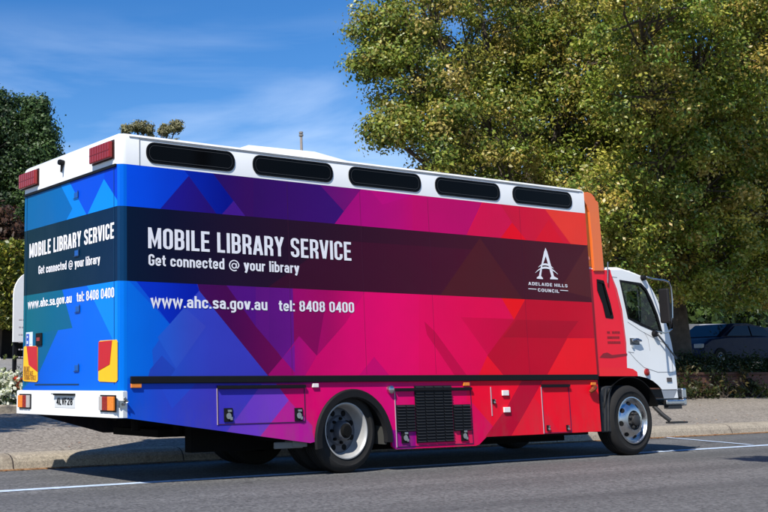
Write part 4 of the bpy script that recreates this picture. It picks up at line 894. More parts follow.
# windscreen
mb = MB()
for s_ in (2, 3, 4):
    for i in range(5, 10): mb.add([secs[s_][i], secs[s_][i+1], secs[s_+1][i+1], secs[s_+1][i]], [(0, 1, 2, 3)])
mb.build('windscreen', clearg, cab, smooth=True)
def side_glass(poly, name, y, gm):
    mb = MB(); mb.add([(x, y, z) for x, z in poly], [tuple(range(len(poly)))]); g = mb.build(name, gm, cab)
    cx_ = sum(p[0] for p in poly)/len(poly); cz_ = sum(p[1] for p in poly)/len(poly); mb = MB(); n = len(poly); sg = -1 if y < 1 else 1
    def ins(p, d): v = np.array([cx_-p[0], cz_-p[1]]); v = v/np.linalg.norm(v); return (p[0]+v[0]*d, p[1]+v[1]*d)
    O = [ins(p, -.006) for p in poly]; I = [ins(p, .036) for p in poly]; y2 = (CY if y < 1 else CY+CW)+sg*.004
    mb.add([(x, y2, z) for x, z in O]+[(x, y2, z) for x, z in I]+[(x, y2-sg*.03, z) for x, z in I], [(k*n+i, k*n+(i+1) % n, (k+1)*n+(i+1) % n, (k+1)*n+i) for k in range(2) for i in range(n)])
    mb.build('window_seal', black, g)
side_glass(win_main, 'cab_window', CY+.012, clearg); side_glass(win_rear, 'quarter_window', CY+.012, glassdark)
side_glass(win_main, 'cab_window', CY+CW-.012, clearg); side_glass(win_rear, 'quarter_window', CY+CW-.012, glassdark)
# interior
mb = MB(); mb.box((7.75, .25, 1.25), (8.15, .85, 1.42)); mb.box((7.62, .25, 1.42), (7.76, .85, 1.95)); mb.box((7.75, 1.4, 1.25), (8.15, 2.1, 1.42)); mb.box((7.62, 1.4, 1.42), (7.76, 2.1, 1.95)); mb.build('seat', seatm, cab, bevel=.04)
mb = MB(); mb.box((8.5, .15, 1.12), (8.8, 2.2, 1.62)); mb.build('dashboard', seatm, cab, bevel=.03)
mb = MB(); rg_ = [(8.42+.12*math.sin(t)*.5, .55+.22*math.cos(t), 1.66+.2*math.sin(t)) for t in np.linspace(0, 2*math.pi, 25)]; mb.tube(rg_, .015, 6); mb.tube([(8.42, .55, 1.66), (8.55, .55, 1.45)], .03); mb.build('steering_wheel', black, cab, smooth=True)
# door lines, handle, mouldings
seamw = mat('cab_seam', (.20, .20, .20), .5)
def cline(mb, pts, wd=.007, y=CY-.0015):
    for (a, c) in zip(pts, pts[1:]):
        A = np.array(C_(*a)); B_ = np.array(C_(*c)); d = B_-A; d = d/np.linalg.norm(d); nn2 = np.array([-d[1], d[0]])*wd/2
        mb.add([(A[0]-nn2[0], y, A[1]-nn2[1]), (B_[0]-nn2[0], y, B_[1]-nn2[1]), (B_[0]+nn2[0], y, B_[1]+nn2[1]), (A[0]+nn2[0], y, A[1]+nn2[1])], [(0, 1, 2, 3)])
mb = MB(); cline(mb, [(627.5, 322), (641, 331), (652, 337), (660, 341), (668, 345)]); cline(mb, [(629, 352), (636, 360), (644, 367.5), (658, 372.3), (673, 372)]); cline(mb, [(628, 352), (634, 352.8)]); cline(mb, [(644, 332), (648, 339), (650, 351)], .005); mb.build('door_line', seamw, cab)
mb = MB(); cline(mb, [(668, 345), (671.5, 358), (673, 372)], .010); cline(mb, [(617, 277.5), (612, 277), (616, 291), (621, 312), (624.5, 335), (626, 352)], .008); mb.build('door_edge', seamw, cab)
x, z = C_(635, 341.5); mb = MB(); mb.box((x-.11, CY-.004, z-.045), (x+.09, CY-.001, z+.045)); mb.m = 1; mb.tube([(x-.10, CY-.03, z+.01), (x-.03, CY-.05, z+.03), (x+.08, CY-.035, z+.01)], .018); mb.lathe([(0, .02), (-.02, .018)], (x-.07, CY-.001, z-.07), n=12, cap=True); mb.build('door_handle', [mat('recess_grey', (.06, .07, .08), .4), chrome], cab, smooth=True)
x, z = C_(646.3, 372.3); mb = MB(); mb.lathe([(0, .05), (-.02, .048), (-.03, .03)], (x, CY-.001, z), n=20, cap=True); mb.build('side_indicator', redlens, cab, smooth=True)
x, z = C_(669, 379.8); mb = MB(); mb.box((x-.055, CY-.012, z-.03), (x+.055, CY-.001, z+.03)); mb.build('cab_side_marker', mat('smoked_lens', (.07, .06, .06), .3), cab, bevel=.005)
# dark moulding smear on red door + small lettering
mb = MB(); pts = [(599.5, 357.5), (603, 353.5), (607, 352.5), (612, 355), (627, 353.5), (627, 355.5), (612, 358), (604, 357.8)]; mb.add([(C_(a, c)[0], CY-.003, C_(a, c)[1]) for a, c in pts], [tuple(range(8))]); mb.build('door_graphic', mat('dark_red', (.26, .012, .02), .4), cab)
mb = MB(); rnd = random.Random(4)
for r_ in range(3):
    px = 607.0 + r_*.35; py = 333.6+r_*5.0
    while px < 619+r_*.4:
        w_ = rnd.uniform(.7, 1.5)
        if not (r_ == 0 and 609.5 < px < 611.5): a = C_(px, py); c = C_(px+w_*.7, py-2.3); mb.box((a[0], CY-.003, a[1]), (c[0], CY-.001, c[1]))
        px += w_+.15
mb.build('door_lettering', MATS['dark_red'], cab)
# wheel arch of the cab (liner) and mudguard
mb = MB(); vs = []; n = 18
for i in range(n+1):
    a = math.radians(165-150*i/n)
    for (r, y) in ((.60, CY+.004), (.585, CY+.004), (.575, CY+.03), (.56, .7)): vs.append((7.95+r*math.cos(a), y, .50+r*.92*math.sin(a)))
mb.add(vs, [(i*4+k, (i+1)*4+k, (i+1)*4+k+1, i*4+k+1) for i in range(n) for k in range(3)]); mb.box((7.30, .12, .62), (7.36, .7, 1.04)); mb.build('front_wheel_arch', under, cab, smooth=True)
gm_ = mat('mudguard_black', (.030, .031, .033), .5, noise=.2)
mb = MB(); a = S(603.5, 385, .08); prof_ = [S(601.5, 392, .08), S(604, 388, .08), S(609, 386, .08), S(614.3, 386, .08), S(612, 393, .08), S(611, 410, .08), S(613, 432, .08), S(603.5, 432.5, .08)]
mb.prism([(x, .10, z) for x, z in prof_], (0, .5, 0)); gd = mb.build('mudguard', gm_, truck, bevel=.01)
mb = MB()
for px in (605.5, 608.8): p0 = S(px+.8, 388.5, .09); p1 = S(px-.4, 400, .09); p2 = S(px, 431, .09); mb.tube([(p0[0], .095, p0[1]), (p1[0], .095, p1[1]), (p2[0], .095, p2[1])], .012, 6)
mb.build('mudguard_rib', gm_, gd, smooth=True)
# cab roof details
mb = MB(); mb.add([(7.45, .25, 2.49), (7.85, .25, 2.49), (7.85, 1.9, 2.49), (7.45, 1.9, 2.49), (7.5, .3, 2.56), (7.78, .3, 2.555), (7.78, 1.8, 2.555), (7.5, 1.8, 2.56)], [(0, 1, 5, 4), (1, 2, 6, 5), (2, 3, 7, 6), (3, 0, 4, 7), (4, 5, 6, 7)]); mb.build('roof_hatch', white, cab, bevel=.01)
mb = MB(); mb.tube([(7.9, .18, 2.50), (8.25, .18, 2.49)], .03); mb.build('roof_marker', white, cab, smooth=True)
# wind deflector
mb = MB(); DY = .06
outl = [S(a, c, DY) for a, c in ((583.8, 192.5), (588, 192), (591.5, 193.5), (594.5, 197), (596, 200.5), (598.3, 202), (604.3, 271), (594.2, 271), (592, 240), (589.2, 212), (587, 205.5), (584.3, 202.5))]
mb.prism([(x, DY, z) for x, z in outl], (0, .04, 0)); de = mb.build('wind_deflector', orangep, truck, bevel=.006)
a = S(598.3, 202, DY); c = S(604.3, 271, DY); mb = MB(); X2 = a[0]+.22
vsd = [(a[0]-.004, DY+.002, a[1]), (c[0]-.004, DY+.002, c[1]), (c[0]+.42, DY+.34, c[1]-.005), (a[0]+.16, DY+.26, a[1]-.02), (c[0]+.42, 2.05, c[1]-.005), (a[0]+.16, 2.05, a[1]-.02)]
mb.add(vsd, [(0, 1, 2, 3), (3, 2, 4, 5)]); q_ = [(x, y, z) for x, y, z in vsd]; mb.add([(a[0]-.004, 2.30, a[1]), (c[0]-.004, 2.30, c[1]), vsd[4], vsd[5]], [(0, 1, 2, 3)])
mb.build('deflector_front', mat('shaded_orange', (.42, .13, .04), .5, noise=.1), de)  # deflector orange darkened in the colour for the shade on this angled face
mb = MB(); mb.prism([(x, 2.29, z) for x, z in outl], (0, .04, 0)); mb.build('deflector_side', orangep, de)
mb = MB(); mb.box((7.20, .15, 1.2), (7.235, 2.1, 3.3)); mb.build('gap_shield', mat('tan_gap', (.20, .15, .09), .8, noise=.3), truck)
mb = MB(); mb.box((7.24, .1, 2.62), (7.5, .14, 2.66)); mb.box((7.22, .12, 2.55), (7.26, .16, 2.9)); mb.build('deflector_bracket', alum, de)
# vertical pipe near the cab rear
mb = MB(); p = S(606, 262, .06); q = S(607.2, 283, .06); mb.tube([(p[0]+.02, .05, p[1]), (q[0], .055, q[1])], .009, 6); mb.build('aerial', alum, cab, smooth=True)
# front bumper
fx = xf_
mb = MB(); za = C_(676, 389)[1]-.005; zb = .745
mb.add([(8.62, CY+.0, za), (fx+.005, CY, za), (fx+.02, CY-.0, zb), (8.66, CY, zb), (8.70, CY+.25, za), (fx+.06, CY+.25, za), (fx+.06, CY+.25, zb)], [(0, 1, 2, 3), (1, 5, 6, 2)]); mb.add([(fx+.06, CY+.25, za), (fx+.06, 2.1, za), (fx+.06, 2.1, zb), (fx+.06, CY+.25, zb)], [(0, 1, 2, 3)])
mb.add([(8.70, CY+CW, za), (fx+.005, CY+CW, za), (fx+.02, CY+CW, zb), (8.7, CY+CW, zb)], [(0, 1, 2, 3)]); mb.add([(fx+.005, CY+CW, za), (fx+.06, 2.1, za), (fx+.06, 2.1, zb), (fx+.02, CY+CW, zb)], [(0, 1, 2, 3)])
mb.build('bumper_panel', mat('bumper_grey', (.35, .37, .40), .35, .3, noise=.1), truck)
mb = MB(); mb.add([(8.88, CY-.004, zb+.005), (fx+.01, CY-.004, zb+.005), (fx+.005, CY-.004, za-.01)], [(0, 1, 2)]); mb.build('bumper_flash', white, truck)
mb = MB(); mb.box((8.66, .03, .655), (9.06, .10, .725)); mb.box((9.06, .05, .64), (9.14, 2.36, .74)); mb.box((9.045, .04, .74), (9.13, .16, .885)); mb.build('bull_bar', chrome, truck, bevel=.02)
mb = MB(); mb.box((8.70, .045, .60), (9.0, .12, .652)); mb.tube([(8.66, .25, .64), (8.70, .15, .52), (8.76, .08, .44)], .03); mb.box((8.74, .03, .40), (9.08, .14, .425)); mb.build('entry_step', gm_, truck, smooth=True)
# mirror and its stays
MYp = -.16
def Mi(px, py, y=MYp): return (lambda p: (p[0], y, p[1]))(S(px, py, y))
mb = MB(); a = Mi(662.8, 287); c = Mi(671.3, 325.5); mb.box((a[0]+.03, MYp-.08, c[2]+.03), (c[0]-.13, MYp+.08, a[2]-.02)); mi = mb.build('mirror', mat('mirror_housing', (.010, .010, .011), .6), truck, bevel=.03)
mb = MB(); mb.box((a[0]+.026, MYp-.065, c[2]+.10), (a[0]+.029, MYp+.065, a[2]-.06)); mb.m = 0; mb.build('mirror_glass', mat('mirror_glass', (.10, .09, .09), .1, 1), mi)
j = C_(642, 278.3); k_ = C_(655.5, 331.5)
mb = MB(); mb.tube([(j[0], CY, j[1]), (j[0]+.08, CY-.03, j[1]+.02), Mi(654, 279), Mi(664, 280.3), Mi(668.5, 282), Mi(670.8, 287), Mi(672, 300), Mi(672.3, 318), Mi(671.8, 329), Mi(668, 332), Mi(661, 333.5), (k_[0]+.1, CY-.06, k_[1]-.02), (k_[0], CY, k_[1])], .013, 6); mb.build('mirror_stay', alum, mi, smooth=True)
mb = MB(); a = C_(642, 278); mb.lathe([(0, .04), (-.05, .035)], (a[0], CY, a[1]), n=12, cap=True); mb.build('mirror_mount', black, mi); mb = MB(); a = C_(653.5, 334); mb.lathe([(0, .045), (-.05, .04)], (a[0], CY, a[1]), n=12, cap=True); mb.build('mirror_mount', black, mi)
mb = MB(); a = C_(654, 334); c = C_(673.5, 359); mb.tube([(a[0], CY-.05, a[1]), (c[0], CY-.05, c[1])], .012, 6); mb.build('grab_rail', mat('rail_grey', (.12, .12, .12), .4, .6), cab, smooth=True)

# ------------------------------------------------------------------ trees
def crown_leaves(lobes, rs, per, cl_leaves, cl_r, size, palette, squash=.8):
    pts = []; cols = []; tw = []; ow = []
    pal = np.array([lin(p) for p in palette])
    for (cx, cy, cz, r) in lobes:
        n = max(16, int(per*r*r))
        d = rs.normal(size=(n, 3)); d /= np.linalg.norm(d, axis=1)[:, None]; rad = r*rs.uniform(.25, 1.0, n)**.5
        cc = np.array([cx, cy, cz])+d*rad[:, None]*np.array([1, 1, squash])
        tw.append(cc)
        for c in cc:
            m = int(cl_leaves*rs.uniform(.5, 1.4)); rr = cl_r*rs.uniform(.6, 1.35)
            q = rs.normal(size=(m, 3))*rr*np.array([.55, .55, .4])
            pts.append(c+q); ow.append(q/rr*1.1+(c-np.array([cx, cy, cz]))/r*.35); b_ = pal[rs.randint(len(pal))]; k = pal[rs.randint(0, len(pal), m)]
            cols.append((b_*.6+k*.4)*rs.uniform(.8, 1.45, (m, 1)))
    crown_leaves.ow = np.concatenate(ow); return np.concatenate(pts), np.concatenate(cols), tw
def make_tree(name, base, lobes, label, cat, seed, trunk_r=.25, per=9, cl=60, cr=.5, size=.13, palette=None, lm=None, group=None, fork=2.2, twigs=3, squash=.85, up=.3, shape=.62):
    rs = np.random.RandomState(seed); root = thing(name, base, label, cat, group); B0 = np.array(base, float)
    P, C, tw = crown_leaves(lobes, rs, per, cl, cr, size, palette, squash)
    leaf_cloud(P, up, size, C, rs, 'crown', lm or leafA, root, shape=shape, outw=crown_leaves.ow)
    mb = MB(); f = B0+np.array([rs.uniform(-.1, .1), rs.uniform(-.1, .1), fork]); top = max(l[2] for l in lobes)
    mb.tube([B0-[0, 0, .2], B0+[0, 0, .1], B0+[.02, 0, fork*.5], f, f+np.array([.1, .1, (top-f[2])*.5]), f+np.array([0, 0, (top-f[2])*.9])], [trunk_r*1.5, trunk_r*1.1, trunk_r*.9, trunk_r*.8, trunk_r*.45, trunk_r*.12], 10)
    for l, cc in zip(lobes, tw):
        c = np.array(l[:3]); s = f+np.array([0, 0, max(0, (c[2]-f[2])*.35)]); mid = (s+c)/2+rs.uniform(-.25, .25, 3)
        mb.tube([s, mid, c], [trunk_r*.38, trunk_r*.25, trunk_r*.12], 6)
        for q in cc[:int(twigs*l[3]*3)]: mb.tube([c+(mid-c)*rs.uniform(0, .5), (c+q)/2+rs.uniform(-.15, .15, 3), q], [trunk_r*.11, trunk_r*.08, .012], 4, cap=False)
    mb.build('trunk', bark, root, smooth=True); return root
def LF(px, py, r, d=0):
    # a lobe whose shade falls just behind the brick wall
    Yk = 7.0
    for _ in range(30): z = hit(px, py, 1, Yk)[2]; Yk = .5*Yk+.5*(8.3+r*.5-.5*(z-.5)+d)
    Yk = max(3.2, Yk); sc = (Yk+16)/(10+16); p = hit(px, py, 1, Yk); return (p[0], p[1], p[2], r*sc)
def at(px, py, y): return tuple(hit(px, py, 1, y))
def L_(px, py, y, r): p = at(px, py, y); return (p[0], p[1], p[2], r)
sweet = [(100, 112, 42), (130, 132, 54), (156, 150, 68), (76, 98, 38), (150, 128, 62), (62, 86, 34), (132, 138, 56), (100, 116, 44), (168, 146, 84), (108, 124, 48)]
sweet_low = [(78, 102, 36), (100, 128, 44), (70, 92, 34), (122, 140, 52), (60, 82, 30), (110, 120, 48)]
Y = 10.2
lobesA = [L_(420, 10, Y, 1.5), L_(392, 45, Y, 1.2), L_(465, 40, Y+.5, 1.8), L_(410, 78, Y-.3, 1.1), L_(398, 118, Y-.6, .35), L_(384, 132, Y-.7, .38), L_(376, 60, Y, .6), L_(386, 20, Y, .9), L_(440, 95, Y-.5, 1.5), L_(445, 150, Y-1, 1.0), L_(432, 128, Y-.8, .9), L_(490, 130, Y-1, 1.4), L_(510, 75, Y, 1.5), L_(545, 20, Y, 1.9), L_(560, 110, Y-.5, 1.9),
          L_(500, 175, Y-1.2, 1.2), L_(560, 185, Y-1, 1.6), L_(600, 60, Y+.4, 1.8), L_(470, -50, Y, 2.2), L_(560, -60, Y, 2.4), L_(520, 230, Y, 1.5), L_(440, 215, Y, 1.3), L_(600, 160, Y, 1.5), L_(640, 215, Y-1, 1.2), L_(520, 20, Y+1, 2.0), L_(590, 20, Y+1.5, 2.2), L_(470, 90, Y+1, 1.7), L_(530, 140, Y+1.2, 1.8), L_(595, 115, Y+1, 1.9), L_(570, 60, Y-.8, 1.7), L_(620, 110, Y-1.5, 1.6), L_(600, 215, Y-1.5, 1.1), L_(480, 170, Y+1, 1.3)]
pa = at(545, 375, Y); make_tree('sweetgum_tree', (pa[0], Y, ground_z(Y)), lobesA, 'tall leafy tree with olive and yellowing leaves rising behind the truck body', 'tree', 21, .28, per=17, cl=150, cr=.36, size=.092, palette=sweet, group='large roadside trees')
Y = 9.6
Bp = [(640, 20, 1.9), (700, 50, 2.0), (650, 90, 1.8), (720, 120, 1.9), (660, 160, 1.6), (622, 222, .95), (700, 190, 1.7), (748, 205, 1.6), (655, 232, 1.2), (705, 245, 1.4), (750, 258, 1.3), (688, 278, .8), (732, 286, .9), (764, 288, .9), (642, 268, .75), (615, 258, .7), (650, -60, 2.4), (735, -50, 2.4), (765, 20, 2.0), (600, 190, 1.0), (675, 215, 1.2), (725, 165, 1.4), (690, 110, 1.6)]
lobesB = [LF(a, c, r) for a, c, r in Bp]+[LF(a+10, c-10, r*.95, 2.4) for a, c, r in Bp if c > -20]+[LF(a, c+5, r*.9, 4.6) for a, c, r in Bp if c > 80]
pb = at(683, 375, 8.9); make_tree('sweetgum_tree', (pb[0], 8.9, ground_z(8.9)), lobesB, 'tall leafy tree right of the cab, its trunk in shade beside the dark parked car', 'tree', 22, .28, per=17, cl=150, cr=.36, size=.088, palette=[tuple(min(255, v*k) for v, k in zip(c, (1.13, 1.10, 1.08))) for c in sweet+sweet+sweet_low], group='large roadside trees', fork=2.6)
Cp = [(790, 30, 2.4), (800, 110, 2.2), (790, 180, 1.9), (780, 235, 1.3), (800, 262, 1.5), (850, 60, 2.6), (850, 160, 2.4), (830, 240, 1.8), (800, -40, 2.5)]
lobesC = [LF(a, c, r) for a, c, r in Cp]+[LF(a, c, r, 2) for a, c, r in Cp[:5]]
pc_ = at(815, 375, 9.2); make_tree('sweetgum_tree', (pc_[0], 9.2, ground_z(9.2)), lobesC, 'leafy tree whose crown fills the right edge of the photo', 'tree', 23, .3, per=14, cl=120, cr=.38, size=.10, palette=[tuple(min(255, v*k) for v, k in zip(c, (1.13, 1.10, 1.08))) for c in sweet+sweet+sweet_low], group='large roadside trees')
# dark trees behind, closing the view under the crowns
darkp = [(45, 62, 26), (58, 76, 32), (38, 54, 24), (70, 86, 38)]
Y = 24
for i, (px, top, lab) in enumerate(((470, 215, 'dark bushy tree far behind the truck, under the left sweetgum crown'), (560, 200, 'dark bushy tree far behind the front of the truck body'), (650, 170, 'dark bushy tree behind the cab roof in the back of the car park'), (735, 165, 'dark bushy tree behind the parked cars'), (815, 170, 'dark bushy tree behind the parked cars, at the right edge'))):
    p = at(px, 350, Y); lob = []
    rn = random.Random(i)
    for k in range(13): lob.append(L_(px+rn.uniform(-50, 50), rn.uniform(top, 335), Y+rn.uniform(-1, 1), rn.uniform(1.5, 2.2)))
    make_tree('background_tree', (p[0], Y, ground_z(Y)), lob, lab, 'tree', 40+i, .25, per=6, cl=60, cr=.7, size=.34, palette=darkp, lm=leafB, group='dark trees at the back of the car park', twigs=.5)
# left: dark trees
Y = 40
lob = [L_(2, 122, Y, 1.7), L_(14, 112, Y, 1.2), L_(-14, 130, Y, 2.0), L_(-4, 104, Y, 1.1), L_(8, 150, Y, 2.3), L_(-5, 190, Y, 2.8), L_(18, 215, Y, 2.5), L_(-20, 160, Y, 3), L_(10, 250, Y, 2.4), L_(-30, 230, Y, 3)]
p = at(5, 350, Y); make_tree('broadleaf_tree', (p[0], Y, ground_z(Y)), lob, 'dark green tree at the left edge, taller of the two behind the hedge', 'tree', 31, .35, per=12, cl=130, cr=.5, size=.17, palette=[(34, 52, 26), (50, 70, 36), (62, 82, 40), (28, 44, 24)], lm=leafB, fork=3)
Y = 38
lob = [L_(38, 116, Y, .8), L_(34, 130, Y, 1.1), L_(40, 142, Y, .9), L_(34, 160, Y, 1.3), L_(34, 190, Y, 1.8), L_(28, 220, Y, 1.8), L_(44, 160, Y, .8), L_(38, 106, Y, .5), L_(30, 250, Y, 1.6)]
p = at(34, 350, Y); make_tree('broadleaf_tree', (p[0], Y, ground_z(Y)), lob, 'green tree with a ragged top just left of the truck roof lamp', 'tree', 32, .3, per=16, cl=130, cr=.42, size=.155, palette=[(48, 70, 34), (62, 86, 42), (74, 96, 50), (38, 56, 30)], lm=leafB, fork=3)
Y = 34
lob = [L_(4, 228, Y, .9), L_(14, 236, Y, .7), L_(-8, 236, Y, 1.1), L_(8, 244, Y, .9)]
p = at(5, 350, Y); make_tree('copper_leaf_tree', (p[0], Y, ground_z(Y)), lob, 'small reddish brown leaved tree above the clipped hedge', 'tree', 33, .12, per=20, cl=60, cr=.4, size=.2, palette=[(62, 40, 30), (74, 50, 34), (50, 40, 26)], lm=leafB)
# gum tops
Y = 62
lob = [L_(127, 129, Y, .35), L_(143, 127.5, Y, .55), L_(136, 127, Y, .4), L_(168, 129, Y, .55), L_(176, 126, Y, .45), L_(163, 130, Y, .4), L_(148, 129, Y, .35), L_(150, 145, Y, .8), L_(170, 148, Y, .9), L_(160, 175, Y, 1.6)]
p = at(152, 350, Y); make_tree('gum_tree', (p[0], Y, ground_z(Y)), lob, 'distant gum tree with sparse tufts showing over the truck roof', 'tree', 34, .3, per=40, cl=36, cr=.28, size=.26, palette=[(120, 118, 84), (134, 128, 96), (100, 98, 70)], lm=leafB, fork=8, shape=.4)
# hedge
Y = 22.5
a = at(-60, 350, Y); c = at(60, 350, Y); zt = at(10, 248, Y)[2]; zb_ = at(10, 329, Y)[2]; rs = np.random.RandomState(8); n_ = 26000
root = thing('hedge', ((a[0]+c[0])/2, Y, ground_z(Y)), 'clipped yellow green hedge in sun behind the white sign, at the left edge', 'hedge')
x_ = rs.uniform(a[0], c[0]+2, n_); z_ = rs.uniform(0, 1, n_); yy = rs.uniform(0, 1, n_)**2*1.2; bl_ = .25*np.sin(x_*2.3)+.2*np.sin(x_*5.1+z_*7)+rs.normal(0, .08, n_)
pts = np.stack([x_, Y-.5+yy+bl_*.6, zb_+z_*(zt-zb_+bl_*.6)], 1); topm = rs.rand(n_) < .15; pts[topm, 2] = zt+bl_[topm]*.5; pts[topm, 1] += rs.uniform(0, 1, topm.sum())
pal = np.array([lin(q) for q in ((128, 134, 52), (150, 150, 62), (98, 112, 42), (80, 94, 36), (165, 150, 80))])
leaf_cloud(pts, .2, .15, pal[rs.randint(0, 5, n_)]*rs.uniform(.7, 1.2, (n_, 1)), rs, 'foliage', leafA, root)
mb = MB()
for i in range(14): xx = a[0]+i*.5; mb.tube([(xx, Y+.2, ground_z(Y)), (xx+.1, Y+.2, zt-.8)], .06, 6)
mb.build('stems', bark, root)
o = MB().box((a[0]-2, Y+.8, ground_z(Y)-.1), (c[0]+3, Y+.9, zb_+.6)).build('hedge_shade_backing', mat('backing_dark', (.022, .02, .018), .9, noise=.3)); tag(o, 'dark fence added for the shade under the clipped hedge', 'backing')  # dark sheet added to stand in for the shade below the foliage
# distant pole over the roof
Y = 55; p = at(301.5, 149, Y); t_ = at(301.5, 131.5, Y)
root = thing('utility_pole', (p[0], Y, ground_z(Y)), 'grey pole top with a small cap standing up behind the truck roof', 'pole')
MB().tube([(p[0], Y, ground_z(Y)), (p[0], Y, t_[2]-.35)], [.16, .10], 10).build('shaft', mat('pole_grey', (.30, .26, .23), .8, noise=.2), root, smooth=True)
MB().lathe([(0, .12), (.0, .17), (.12, .17), (.12, .11), (.2, .11), (.2, .16), (.33, .15), (.36, .05)], (p[0], Y, t_[2]-.36), ax=2, n=12, cap=True).build('cap', mat('cap_grey', (.22, .2, .18), .7), root)
# brick retaining wall
x0w = at(668, 395, 7.6)[0]
mb = MB(); mb.box((16.5, 7.36, .40), (60, 7.56, 1.10)); root = thing('brick_wall', (30, 7.7, .5), 'low dark red brick retaining wall in tree shade behind the footpath', 'wall'); mb.build('brickwork', brick, root)
MB().box((16.46, 7.33, 1.103), (60.04, 7.59, 1.16)).build('coping', mat('coping_brick', (.09, .045, .032), .9, noise=.3), root)
# shrubs over the wall, individually
def shrub(name, base, lobes, label, seed, palette, size, group=None, per=30, cl=40, cr=.22, cat='shrub', lm=None, shape=.4):
    rs = np.random.RandomState(seed); root = thing(name, base, label, cat, group); P, C, tw = crown_leaves(lobes, rs, per, cl, cr, size, palette, .85)
    leaf_cloud(P, .2, size, C, rs, 'foliage', lm or leafB, root, shape=shape); mb = MB()
    for l in lobes:
        for k in range(3): mb.tube([np.array(base)+rs.uniform(-.1, .1, 3)*[1, 1, 0], np.array(l[:3])+rs.uniform(-.2, .2, 3)], [.025, .012], 5)
    mb.build('stems', bark, root); return root
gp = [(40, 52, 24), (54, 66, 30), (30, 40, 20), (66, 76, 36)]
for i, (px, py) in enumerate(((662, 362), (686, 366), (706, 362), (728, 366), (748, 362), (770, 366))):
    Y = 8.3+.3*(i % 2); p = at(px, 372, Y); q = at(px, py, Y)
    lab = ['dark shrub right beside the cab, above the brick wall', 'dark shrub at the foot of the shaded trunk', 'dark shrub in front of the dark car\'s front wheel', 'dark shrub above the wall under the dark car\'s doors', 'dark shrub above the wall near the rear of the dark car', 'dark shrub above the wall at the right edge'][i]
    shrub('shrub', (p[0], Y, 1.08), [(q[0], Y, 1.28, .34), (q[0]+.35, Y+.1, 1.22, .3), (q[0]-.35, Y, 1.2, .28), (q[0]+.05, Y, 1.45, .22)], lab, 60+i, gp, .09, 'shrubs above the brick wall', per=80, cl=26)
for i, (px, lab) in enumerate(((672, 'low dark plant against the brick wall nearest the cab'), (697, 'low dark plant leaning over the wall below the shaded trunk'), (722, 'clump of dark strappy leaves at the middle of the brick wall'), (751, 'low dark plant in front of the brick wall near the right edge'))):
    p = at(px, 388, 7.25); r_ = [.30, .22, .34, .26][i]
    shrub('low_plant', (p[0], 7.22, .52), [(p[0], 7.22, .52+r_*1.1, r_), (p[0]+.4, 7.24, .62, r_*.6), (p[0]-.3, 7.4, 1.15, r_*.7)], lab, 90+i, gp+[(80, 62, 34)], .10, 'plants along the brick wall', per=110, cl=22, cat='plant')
# strappy plants by wall
# left bed: flowering plants, sign
def flowers(px, py, Y, col, label, seed, n=40, spread=.3, green=((70, 90, 50), (50, 70, 38))):
    rs = np.random.RandomState(seed); p = at(px, py, Y); zb = ground_z(Y); root = thing('flowering_plant', (p[0], Y, zb), label, 'plant')
    P, C, tw = crown_leaves([(p[0], Y, (zb+p[2])/2, spread), (p[0]+.1, Y, zb+.12, spread*.8)], rs, 260, 22, .1, .05, green, .9); leaf_cloud(P, .3, .07, C, rs, 'foliage', leafA, root, shape=.35)
    q = np.array([p[0], Y-.08, p[2]])+rs.normal(0, 1, (n, 3))*spread*np.array([.55, .35, .5]); Q = np.repeat(q, 7, 0)+rs.normal(0, .018, (n*7, 3)); leaf_cloud(Q, 0, .06, np.tile(np.array(lin(col)), (n*7, 1))*rs.uniform(.8, 1.05, (n*7, 1)), rs, 'blossoms', petal, root, shape=.9)
    mb = MB()
    for k in range(6): mb.tube([(p[0]+rs.uniform(-.05, .05), Y, zb), tuple(q[k])], [.012, .006], 4)
    mb.build('stems', bark, root)
flowers(3, 384, 7.75, (232, 232, 222), 'white flowering plant at the left edge beside the sign post', 71, 60, .26)
flowers(6, 395, 7.6, (225, 226, 215), 'low white flowering plant spilling over the garden kerb', 72, 40, .16)
flowers(11, 388, 7.9, (170, 110, 80), 'plant with pinkish brown heads at the foot of the sign post', 73, 30, .2, ((90, 70, 50), (70, 60, 40)))
flowers(20, 383, 8.0, (215, 70, 30), 'orange red flowering plant right of the sign post', 74, 16, .26)
flowers(0, 372, 8.6, (120, 130, 80), 'tall green leafy plant behind the white flowers', 75, 10, .3)
flowers(19, 372, 8.5, (190, 60, 60), 'tall green plant with a few red blooms behind the sign post', 76, 8, .3)
flowers(-16, 380, 8.0, (225, 226, 215), 'white flowering bush left of the frame edge', 77, 50, .3)
# sign
Y = 8.3; a = at(13.2, 342, Y); xr = a[0]+.82; zt = at(20, 272, Y)[2]
root = thing('sign_board', ((a[0]+xr)/2, Y, ground_z(Y)), 'white arched sign board on black posts, half hidden by the rear of the truck', 'sign')
cx_ = (a[0]+xr)/2; hw_ = .41; pts = [(a[0], a[2]), (xr, a[2])]
for t in np.linspace(0, math.pi, 15): pts.append((cx_+hw_*math.cos(t), zt-.41+.44*math.sin(t)))
mb = MB(); mb.prism([(x, Y, z) for x, z in pts], (0, .04, 0)); sb = mb.build('board', mat('sign_white', (.8, .8, .78), .5, noise=.03), root)
mb = MB(); em = [(cx_+.21*math.cos(t), zt-.50+.21*math.sin(t)) for t in np.linspace(0, 2*math.pi, 25)[:-1]]; ei = [(cx_+.165*math.cos(t), zt-.50+.165*math.sin(t)) for t in np.linspace(0, 2*math.pi, 25)[:-1]]
mb.add([(x, Y-.003, z) for x, z in em+ei], [(i, (i+1) % 24, 24+(i+1) % 24, 24+i) for i in range(24)]); mb.box((cx_-.165, Y-.005, zt-.53), (cx_+.165, Y-.001, zt-.49)); mb.box((cx_-.02, Y-.007, zt-.66), (cx_+.02, Y-.0055, zt-.35)); mb.build('emblem', black, sb)
